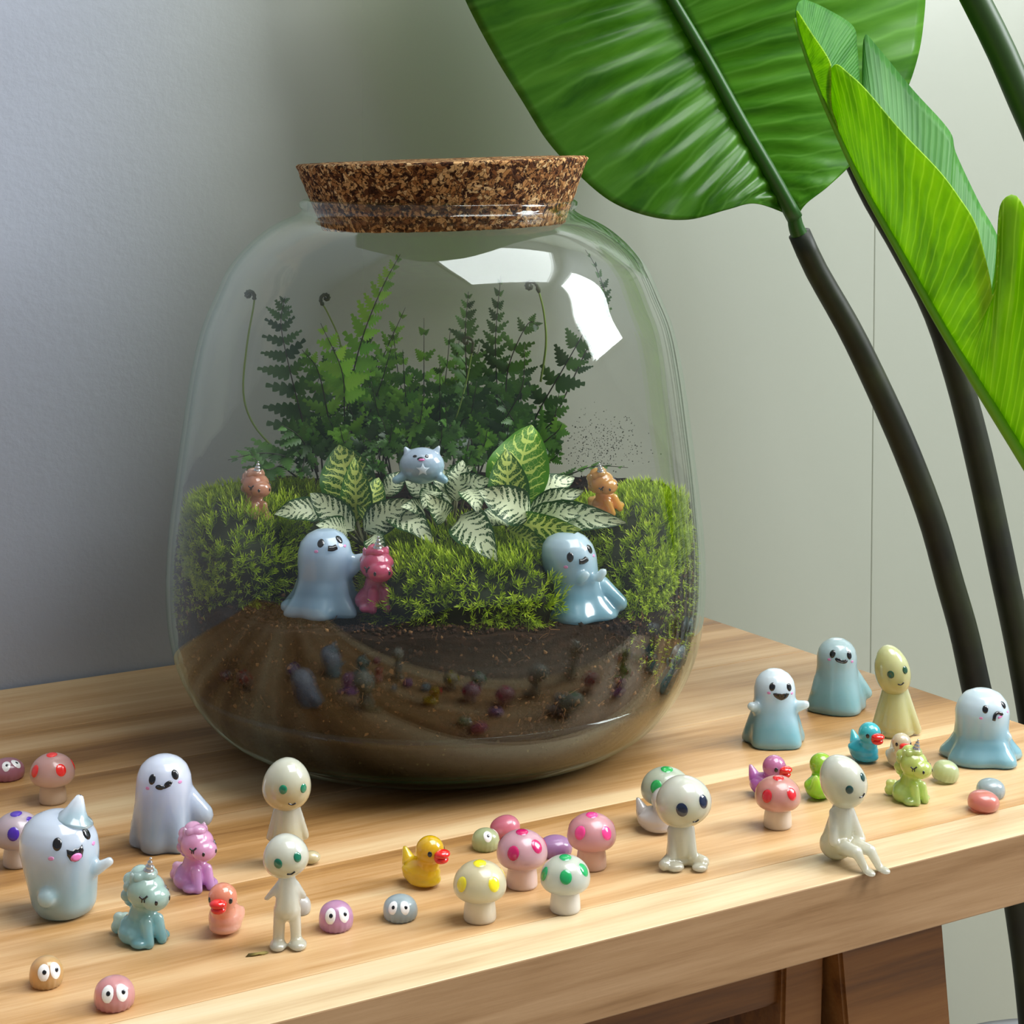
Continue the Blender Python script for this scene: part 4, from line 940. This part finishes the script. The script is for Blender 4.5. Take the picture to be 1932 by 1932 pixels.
# --- unicorns
def unicorn(loc, S_, yaw, low, high, label, group='resin unicorn figurines', horn=True, pitch=0.0, closed=True):
    e = figure('unicorn_figurine', loc, S_, yaw, label, 'figurine', group)
    me = blob('unicorn', [ell((0, .05, .17), (.25, .25, .18)), cap((0, .02, .2), (0, -.02, .5), .20, .13), ell((.15, .04, .13), (.14, .18, .13)), ell((-.15, .04, .13), (.14, .18, .13)),
                           cap((.09, -.16, .28), (.10, -.22, .05), .075, .065), cap((-.09, -.16, .28), (-.10, -.22, .05), .075, .065), ell((0, -.06, .63), (.24, .215, .205)), ell((0, -.24, .57), (.185, .14, .145)),
                           cap((.13, .0, .76), (.16, .0, .85), .06, .03), cap((-.13, .0, .76), (-.16, .0, .85), .06, .03), ell((.18, -.12, .06), (.09, .12, .06)), ell((-.18, -.12, .06), (.09, .12, .06))], .02, 3)
    mat = resin('uni_' + low + high, low, high, sss=.8, trans=.3, rough=.12, sc=.01, mid=.35); b = link('body', me, mat, e); bv = bvh_of(me)
    mm = blob('mane', [ell((.0, -.10, .82), (.11, .10, .075)), ell((.10, -.05, .80), .075), ell((-.10, -.05, .80), .075), ell((0, .04, .83), (.12, .10, .08)), ell((.07, .13, .76), .09), ell((-.07, .13, .74), .09), ell((.0, .19, .66), .095),
                       ell((.08, .18, .56), .08), ell((-.08, .18, .54), .08), ell((0, .21, .46), .085), ell((.05, .20, .37), .065), ell((-.14, .08, .68), .07), ell((.14, .08, .68), .07)], .018, 1)
    link('mane', mm, mat, e)
    tm = blob('utail', [ell((0, .30, .10), (.10, .10, .10)), ell((.05, .37, .16), .085), ell((-.04, .40, .09), .085), ell((0, .43, .18), .07)], .018, 1); link('tail', tm, mat, e)
    if horn:
        pr = []
        for i in range(22): s = i / 21; pr.append((.065 * (1 - s) + .008 + .006 * math.cos(s * 26), s * .21))
        v, f = lathe_data(pr, 20, True); q = Matrix.Translation((0, -.10, .84)) @ Euler((math.radians(14), 0, 0)).to_matrix().to_4x4()
        mesh('horn', [q @ Vector(x) for x in v], f, SIL, e)
    C = (0, -.08, .62)
    for s in (-1, 1):
        stroke('closed_eye', bv, C, s * 52, 4, [(-.05, .02 * 0), (0, -.025), (.05, .015)], .013, K, b)
        for k in (-.02, .012): stroke('lash', bv, C, s * 52, 3, [(k, -.02), (k * 1.3, -.06)], .009, K, b)
        decal('nostril', bv, (0, -.2, .56), s * 34, 4, oval(.024, .036, 10), K, b, lift=.008)
    finish(e); return e
p, s_ = place(262, 1793, 180, .32); unicorn(p, s_, 52, '#79bccb', '#a8c4ba', 'teal unicorn figurine with closed eyes and a curly tail, at the front left')
p, s_ = place(362, 1688, 155, .32); unicorn(p, s_, 44, '#c08cd0', '#dc9cc0', 'pink and lilac unicorn figurine, between the tall ghost and the peach duck', horn=False)
p, s_ = place(1724, 1522, 132, .32); unicorn(p, s_, 38, '#aed070', '#bccb70', 'lime green unicorn figurine near the right end of the bench')
p, s_ = inside(708, 1155, 148, .888, .3); unicorn(p, s_, 18, '#cc4a78', '#c4506f', 'hot pink unicorn figurine next to the waving ghost, inside the jar')
p, s_ = inside(478, 985, 118, .935, .3); unicorn(p, s_, 36, '#cf9272', '#c98a6c', 'peach unicorn figurine on the left moss, inside the jar')
p, s_ = inside(1150, 968, 108, .925, .3); u = unicorn(p, s_, 52, '#de9238', '#cf9550', 'orange unicorn figurine resting tilted on the right moss, inside the jar')
u.rotation_euler = (0, math.radians(-22), math.radians(40))

# --- milky resin dolls
def doll(px, yb, hpx, kind, label, yaw=0, tilt=0.0, col=('#cdcab0', '#d2d4c6'), headr=(.2, .2, .2), hz=.78, hx=0.0, eye=(.045, .052), eyecol='#12604a', headrot=0.0, r=.2):
    p, s_ = place(px, yb, hpx, r); e = figure('doll_figurine', p, s_, yaw, label, 'figurine', 'milky resin doll figurines on the bench')
    K3 = {'stand': [cap((0, 0, .60), (0, 0, .34), .075, .115), ell((0, 0, .33), (.12, .10, .08)), cap((-.06, 0, .55), (-.17, -.03, .44), .035, .025), cap((.07, 0, .55), (.14, .05, .42), .035, .03),
                    cap((-.065, 0, .3), (-.075, 0, .05), .055, .055), cap((.065, 0, .3), (.075, 0, .05), .055, .05), ell((-.08, -.04, .035), (.075, .10, .045)), ell((.09, -.04, .035), (.08, .10, .045))],
          'slim': [cap((0, 0, .56), (0, 0, .16), .085, .15), cap((.09, .02, .52), (.17, .02, .25), .04, .04), cap((-.09, .02, .52), (-.16, .02, .25), .035, .035), cap((-.08, 0, .2), (-.09, 0, .04), .07, .07), cap((.08, 0, .2), (.09, 0, .04), .07, .07), ell((.22, -.03, .06), (.09, .08, .06)), ell((-.09, -.06, .03), (.08, .11, .04))],
          'cross': [cap((0, 0, .46), (0, 0, .14), .11, .15), cap((-.10, -.03, .4), (-.12, -.12, .12), .05, .05), cap((.11, -.03, .4), (.12, -.12, .12), .05, .05), cap((-.08, -.02, .08), (-.22, -.18, .07), .09, .065), cap((.08, -.02, .08), (.22, -.18, .08), .09, .065), ell((-.10, -.20, .05), (.10, .08, .05)), ell((.16, -.24, .045), (.09, .08, .045)), ell((0, 0, .06), (.17, .15, .06))],
          'edge': [cap((0, 0, .52), (-.03, .02, .2), .085, .15), ell((-.03, .03, .15), (.17, .16, .15)), cap((-.09, 0, .47), (-.15, -.10, .22), .045, .045), cap((.09, 0, .47), (.15, -.12, .22), .045, .04), cap((-.06, -.06, .16), (-.03, -.32, .18), .085, .06), cap((.08, -.06, .16), (.12, -.32, .18), .08, .055),
                   cap((-.03, -.33, .17), (.02, -.40, .035), .05, .04), cap((.12, -.33, .17), (.17, -.40, .035), .05, .04), ell((.03, -.44, .025), (.05, .09, .03)), ell((.19, -.44, .025), (.05, .09, .03))],
          'robe': [cap((0, 0, .52), (0, 0, .1), .10, .19), cap((-.09, 0, .5), (-.22, -.02, .06), .055, .055), cap((.09, 0, .5), (.24, -.02, .06), .055, .055), ell((0, 0, .04), (.22, .18, .05))]}
    m = resin('doll_' + col[0] + col[1], col[0], col[1], sss=.8, trans=.3, rough=.14, sc=.012)
    b = link('body', blob('doll_' + kind, K3[kind], .016, 3), m, e)
    hm = Matrix.Translation((hx, -.02, hz)) @ Euler((0, math.radians(tilt), 0)).to_matrix().to_4x4()
    bm = bmesh.new(); bmesh.ops.create_icosphere(bm, subdivisions=4, radius=1)
    for v in bm.verts:
        q = v.co.copy(); q.x *= 1 - .10 * q.z; v.co = Vector((q.x * headr[0], q.y * headr[1], q.z * headr[2]))
    me = bpy.data.meshes.new('head'); bm.to_mesh(me); bm.free(); bv = bvh_of(me)
    hd = link('head', me, m, e); EC = plain('eye_' + eyecol, eyecol, .1, Coat_Weight=.8)
    for s in (-1, 1): decal('eye', bv, (0, 0, 0), headrot + s * 27, 4, oval(*eye), EC, hd, lift=.006)
    stroke('smile', bv, (0, 0, 0), headrot, -34, [(-.035, .008), (0, -.006), (.035, .008)], .008, K, hd)
    def tr(o):
        o.data.transform(hm)
        for c in o.children: tr(c)
    tr(hd); finish(e); return e
doll(538, 1642, 222, 'slim', 'milky resin doll with an egg-shaped head, standing behind the similar front doll', yaw=8, tilt=4, headr=(.225, .215, .245), hz=.755, headrot=16, eyecol='#167a58', col=('#cdbf92', '#cfd0bd'))
doll(538, 1802, 242, 'stand', 'milky resin doll standing on two legs, frontmost doll left of the duck', yaw=6, tilt=-14, headr=(.195, .19, .185), hz=.80, hx=-.01, headrot=8, eyecol='#156b50')
doll(1286, 1647, 196, 'cross', 'milky resin doll sitting with splayed legs, with large dark blue-black eyes', yaw=10, tilt=-14, headr=(.305, .29, .275), hz=.70, hx=.03, headrot=10, eye=(.075, .09), eyecol='#14203c', r=.3)
doll(1590, 1628, 210, 'edge', 'milky resin doll sitting with legs forward at the front edge of the bench', yaw=22, tilt=-28, headr=(.215, .215, .27), hz=.76, headrot=12, eyecol='#123f3c', r=.1)
doll(1695, 1398, 192, 'robe', 'yellowish milky resin doll with long draped arms, rear right beside the crooked-smile ghost', yaw=4, tilt=-14, headr=(.19, .19, .28), hz=.72, hx=-.04, headrot=8, eyecol='#1c4a34', col=('#cdc78e', '#cfd09c'), r=.25)

# a dry leaf crumb lying by the doll's feet
pq = ontable(486, 1802); v = []; 
for i in range(9):
    a = 2*pi*i/9; v.append((math.cos(a)*.0042*(1+.3*math.sin(i*3)), math.sin(a)*.0013*(1+.3*math.cos(i*5)), .0004 + .0005*math.sin(i*2.1)))
v += [(0, 0, .0011), (0, 0, 0)]; f = [(i, (i+1) % 9, 9) for i in range(9)] + [((i+1) % 9, i, 10) for i in range(9)]
o = mesh('leaf_crumb', v, f, plain('dry_leaf', '#8a7a3c', .8)); o.location = (pq.x, pq.y, TZ); o.rotation_euler = (0, 0, .3)
tag(o, 'tiny dry olive leaf crumb lying left of the front doll\'s feet', 'leaf')
# ------------------------------------------------------------------ bird-of-paradise plant beside the bench
def bigleaf_mat(name, dark, mid, light, gloss=.3, trans=.35, veins=60.0, vein='#9ccf3c', vs=.25):
    t = NT(name); u = t.n('ShaderNodeUVMap'); mp = t.n('ShaderNodeMapping'); t.l(u.outputs[0], mp.inputs[0]); mp.inputs['Scale'].default_value = (1, 1, 1)
    sp = t.n('ShaderNodeSeparateXYZ'); t.l(mp.outputs[0], sp.inputs[0]); U, Vv = sp.outputs[0], sp.outputs[1]
    cb = t.n('ShaderNodeCombineXYZ'); t.l(t.math('MULTIPLY', U, 26.0), cb.inputs[0]); t.l(t.math('MULTIPLY', Vv, 1.6), cb.inputs[1])
    n = t.n('ShaderNodeTexNoise', i_Scale=1.0, i_Detail=4.0, i_Roughness=.6, i_Distortion=.4); t.l(cb.outputs[0], n.inputs['Vector'])
    c = t.ramp(n.outputs[0], [(.3, srgb(dark)), (.5, srgb(mid)), (.72, srgb(light))])
    cb2 = t.n('ShaderNodeCombineXYZ'); t.l(t.math('MULTIPLY', U, 6.0), cb2.inputs[0]); t.l(t.math('MULTIPLY', Vv, 2.2), cb2.inputs[1])
    n2 = t.n('ShaderNodeTexNoise', i_Scale=1.0, i_Detail=2.0); t.l(cb2.outputs[0], n2.inputs['Vector'])
    ph = t.math('ADD', t.math('MULTIPLY', U, veins), t.math('MULTIPLY', n2.outputs[0], 1.0)); sn = t.math('SINE', t.math('MULTIPLY', ph, 2*pi))
    k = t.math('MULTIPLY', t.math('POWER', t.math('MAXIMUM', sn, 0.0), 9.0), vs); c = t.mix(k, c, srgb(vein)); t.l(c, t.b.inputs['Base Color'])
    t.set(Roughness=gloss, Coat_Weight=.12, Coat_Roughness=.3)
    tl = t.n('ShaderNodeBsdfTranslucent'); t.l(c, tl.inputs[0]); ms = t.n('ShaderNodeMixShader'); ms.inputs[0].default_value = trans
    t.l(t.b.outputs[0], ms.inputs[1]); t.l(tl.outputs[0], ms.inputs[2]); t.l(ms.outputs[0], t.out.inputs[0]); t.bump(sn, .25, .0008); return t.m
M['leaf_big'] = bigleaf_mat('broad_leaf_green', '#38780f', '#589a20', '#70b034', .30, .5, 26.0, '#90cf58', .35)
M['leaf_lime'] = bigleaf_mat('young_leaf_lime', '#7aab08', '#97c612', '#b0d824', .42, .55, 62.0, '#d6f060', .5)
M['leaf_inner'] = bigleaf_mat('young_leaf_inner', '#2f7a1c', '#438f2a', '#58a03c', .55, .45, 70.0, '#8cc070', .35)
M['midrib'] = plain('midrib_green', '#2a5c18', .4); M['midrib_lime'] = plain('midrib_lime', '#6fae1c', .4)
def stalk_mat():
    t = NT('dark_stalk'); tc = t.n('ShaderNodeTexCoord'); n = t.n('ShaderNodeTexNoise', i_Scale=30.0, i_Detail=4.0); t.l(tc.outputs['Object'], n.inputs['Vector'])
    t.l(t.ramp(n.outputs[0], [(.35, srgb('#10140a')), (.6, srgb('#22280f')), (.8, srgb('#343a1a'))]), t.b.inputs['Base Color']); t.set(Roughness=.5); return t.m
M['stalk'] = stalk_mat(); M['stalk_green'] = plain('upper_stalk_green', '#24400f', .45)
plant = empty('bird_of_paradise_plant', uv(.96, .60, 0)); PL = plant.location.copy()
tag(plant, 'tall potted plant with broad glossy leaves and dark stalks, right of the bench', 'plant')
def PP(pts): return [at(x, y, d) - PL for x, y, d in pts]
def solid(o, t):
    m = o.modifiers.new('thickness', 'SOLIDIFY'); m.thickness = t; m.offset = 0
def blade(name, mid, edgeL, edgeR, mat, nu=110, nv=16, ripple=.0, nrip=16, bow=.0, parent=None, sides=(0, 1), sweep=1.0):
    """two halves swept from the midrib to the margins; points are (px,py,depth)"""
    Mi = resample([tuple(p) for p in PP(mid)], nu)
    vs = []; fs = []; uvs = []
    E_ = [polyline(spline(PP(e), 300) if len(e) < 40 else PP(e), 4 * nu) for e in (edgeL, edgeR)]
    E_ = [np.stack([np.interp(np.linspace(0, 1, nu) ** sweep, np.linspace(0, 1, 4 * nu), q[:, k]) for k in range(3)], 1) for q in E_]
    for si in sides:
        b = len(vs); sg = -1 if si == 0 else 1
        for i in range(nu):
            s = i / (nu - 1); A = Vector(Mi[i]); B = Vector(E_[si][i]); L = (B - A).length
            for j in range(nv):
                t = j / (nv - 1); p = A.lerp(B, t)
                rp = ripple * (.45 if sg > 0 and ripple > .001 else 1) * math.sin(2 * pi * nrip * (s + .03 * t * sg) + .5 * mn.noise(Vector((s * 9, t * .5, si)))) * math.sin(pi * min(1, t * 1.25 + .02)) ** .6 * (1 - t ** 6)
                h = bow * L * math.sin(pi * t) + rp + .03 * L * t * mn.noise(Vector((s * 4, t, si * 7)))
                vs.append(p + Vector((0, -1, 0)) * h); uvs.append((s, t))
        for i in range(nu - 1):
            for j in range(nv - 1):
                a = b + i * nv + j; q = (a, a + nv, a + nv + 1, a + 1); fs.append(q if sg < 0 else q[::-1])
    me = bpy.data.meshes.new(name); me.from_pydata([tuple(v) for v in vs], [], fs); me.update(); ul = me.uv_layers.new(name='UVMap')
    for li, l in enumerate(me.loops): ul.data[li].uv = uvs[l.vertex_index]
    o = link(name, me, M[mat], parent or plant); solid(o, .0009); return o
def rib(pts, r0, r1, mat, parent, n=40, name='midrib'):
    P = resample(PP(pts), n); v, f = tube([Vector(p) for p in P], [r0 + (r1 - r0) * i / (n - 1) for i in range(n)], 10); return mesh(name, v, f, M[mat], parent)
MID = [(1500, 412, 1.20), (1455, 330, 1.195), (1395, 225, 1.19), (1335, 115, 1.185), (1268, 0, 1.18), (1190, -130, 1.18), (1110, -270, 1.185), (1050, -400, 1.19)]
EL = [(1500, 415, 1.20), (1470, 398, 1.195), (1420, 384, 1.18), (1370, 396, 1.165), (1300, 414, 1.15), (1225, 408, 1.145), (1150, 378, 1.14), (1080, 318, 1.14), (1030, 262, 1.14), (985, 190, 1.14), (930, 100, 1.14), (878, 0, 1.135), (845, -90, 1.135), (835, -200, 1.14), (870, -300, 1.15), (940, -370, 1.17), (1050, -402, 1.19)]
ER = [(1500, 415, 1.20), (1520, 385, 1.20), (1562, 352, 1.205), (1608, 308, 1.215), (1660, 245, 1.225), (1705, 180, 1.23), (1730, 110, 1.235), (1741, 40, 1.24), (1743, -30, 1.24), (1725, -120, 1.235), (1670, -210, 1.23), (1560, -290, 1.22), (1400, -350, 1.21), (1220, -390, 1.20), (1050, -402, 1.19)]
bl = blade('leaf', MID, EL, ER, 'leaf_big', 260, 22, .0012, 24, .05); bl['label'] = 'broad ribbed mid green leaf'
rib([(x, y, d - .004) for x, y, d in MID], .0050, .0018, 'midrib', bl)
# folded young leaf: a keel with a front flap and a back flap, both torn
KEEL = [(1502, 30, 1.10), (1515, 75, 1.10), (1545, 160, 1.10), (1582, 245, 1.10), (1632, 350, 1.10), (1700, 470, 1.095), (1780, 612, 1.09), (1860, 742, 1.085), (1935, 862, 1.08), (2010, 985, 1.075), (2090, 1120, 1.07)]
def flap(keel, edge, d, mat, label, bow, rip=.0004, sweep=1.0):
    o = blade('leaf_flap', keel, edge, edge, mat, 200, 16, rip, 30, bow, lf2, (1,), sweep); o['label'] = label; return o
lf2 = empty('folded_leaf', (0, 0, 0), 0, plant); lf2['label'] = 'young lime green leaf folded along its keel, with torn flaps'
def sub(k0, k1, n=14):
    P = spline(KEEL, 400); Y = P[:, 1]
    return [tuple(P[int(i)]) for i in np.linspace(np.searchsorted(Y, k0), np.searchsorted(Y, k1), n)]
flap(sub(30, 250), [(1504, 20, 1.10), (1530, 62, 1.075), (1563, 113, 1.06), (1567, 140, 1.06), (1568, 200, 1.07), (1582, 240, 1.098)], 0, 'leaf_lime', 'small torn front flap at the tip', .02)
flap(sub(180, 1120), [(1568, 195, 1.085), (1566, 150, 1.07), (1570, 128, 1.06), (1580, 122, 1.055), (1600, 138, 1.05), (1632, 168, 1.045), (1700, 248, 1.035), (1770, 322, 1.03), (1808, 372, 1.03), (1838, 420, 1.03), (1856, 480, 1.03), (1868, 530, 1.035), (1872, 558, 1.04),
     (1880, 540, 1.04), (1884, 470, 1.035), (1885, 410, 1.03), (1893, 378, 1.03), (1915, 368, 1.03), (1935, 398, 1.03), (1960, 470, 1.025), (2010, 600, 1.02), (2060, 800, 1.02), (2090, 1118, 1.068)], 0, 'leaf_lime', 'large bright front flap', .04, .0005, 1.4)
flap(sub(30, 330), [(1503, 15, 1.105), (1508, 3, 1.115), (1522, 1, 1.125), (1560, 18, 1.14), (1608, 50, 1.15), (1616, 90, 1.15), (1621, 150, 1.145), (1624, 200, 1.14), (1626, 330, 1.105)], 0, 'leaf_inner', 'back flap curling over the tip', -.02, .0002)
flap(sub(300, 1120), [(1628, 200, 1.14), (1629, 110, 1.15), (1633, 66, 1.155), (1650, 82, 1.155), (1720, 168, 1.155), (1788, 245, 1.15), (1802, 290, 1.15), (1845, 380, 1.145), (1885, 455, 1.14), (1930, 600, 1.135), (1990, 760, 1.12), (2060, 950, 1.10), (2090, 1118, 1.072)], 0, 'leaf_inner', 'darker back flap seen from inside', -.02, .0002, 1.2)
P = resample(PP([(x - 2, y + 4, d) for x, y, d in KEEL]), 40); v, f = tube([Vector(p) for p in P], [.0012 + .0035 * i / 39 for i in range(40)], 10); mesh('keel', v, f, M['midrib_lime'], lf2)
def petiole(pts, widths, mat='stalk', label=None):
    P = resample(PP(pts), 60); D = [p[2] for p in pts]; wv = np.interp(np.linspace(0, 1, 60), np.linspace(0, 1, len(widths)), widths)
    v, f = tube([Vector(p) for p in P], [w_ / 2 / FPX * 1.22 for w_ in wv], 16); o = mesh('stalk', v, f, M[mat], plant)
    if label: o['label'] = label
    return o
# knuckle between blade and stalk
rib([(1498, 405, 1.195), (1502, 428, 1.197), (1512, 452, 1.20)], .0042, .0055, 'midrib', bl, 10, 'leaf_joint')
petiole([(1508, 440, 1.20), (1540, 510, 1.205), (1606, 627, 1.21), (1670, 760, 1.215), (1716, 866, 1.22), (1760, 985, 1.225), (1792, 1099, 1.23), (1818, 1190, 1.235), (1840, 1290, 1.24), (1885, 1500, 1.25), (1925, 1740, 1.26), (1960, 2050, 1.27), (1985, 2480, 1.29)], [42, 46, 50, 52, 55, 58, 58, 56, 54, 60, 64, 66, 70], label='curved dark stalk of the broad leaf')
petiole([(1590, 270, 1.25), (1640, 370, 1.25), (1700, 470, 1.25), (1760, 580, 1.25), (1804, 700, 1.25), (1846, 860, 1.255), (1892, 1073, 1.26), (1925, 1235, 1.265), (1960, 1450, 1.27), (1990, 1750, 1.275), (2010, 2100, 1.28), (2015, 2480, 1.29)], [30, 40, 52, 56, 56, 54, 56, 58, 62, 66, 68, 70], label='dark stalk behind the folded leaf')
petiole([(1800, -80, 1.16), (1846, 10, 1.16), (1886, 90, 1.16), (1925, 180, 1.16), (1975, 300, 1.16), (2060, 560, 1.17), (2120, 1000, 1.19), (2110, 1700, 1.23), (2060, 2480, 1.29)], [52, 54, 52, 52, 54, 58, 62, 68, 74], 'stalk_green', label='green stalk crossing the top right corner')
petiole([(2085, 1110, 1.075), (2120, 1250, 1.10), (2130, 1600, 1.18), (2080, 2480, 1.29)], [30, 50, 60, 70], 'stalk_green', label='stalk of the folded leaf')
UL = [(1420, -330, 1.13), (1250, -420, 1.10), (1000, -480, 1.05), (750, -470, 1.0), (500, -420, .97), (330, -350, .96)]  # unseen leaf above the frame, added to cast green light on the wall
ul = blade('leaf', UL, [(1420, -330, 1.13), (1350, -250, 1.16), (1150, -230, 1.17), (900, -240, 1.15), (650, -240, 1.10), (450, -270, 1.03), (330, -350, .96)],
      [(1420, -330, 1.13), (1360, -480, 1.02), (1150, -640, .90), (900, -690, .86), (650, -640, .86), (450, -520, .90), (330, -350, .96)], 'leaf_big', 160, 16, .0015, 20, .03)
rib(UL, .0045, .0015, 'midrib', ul)
petiole([(1420, -330, 1.13), (1540, -300, 1.14), (1700, -200, 1.15), (1800, -80, 1.16)], [40, 46, 52], 'stalk_green')
# pot below the frame, holding the stalks
pc = at(2040, 2480, 1.29) - PL
def potpart(name, prof, mat):
    v, f = lathe_data(prof, 40, True); return mesh(name, [(x + pc.x, y + pc.y, z) for x, y, z in v], f, mat, plant)
potpart('pot', [(.085, 0), (.10, .005), (.112, .09), (.118, .115), (.108, .115), (.10, .09), (.01, .085)], plain('pot_grey', '#77797a', .6))
potpart('pot_soil', [(.01, .086), (.098, .088), (.01, .10)], M['soil'])
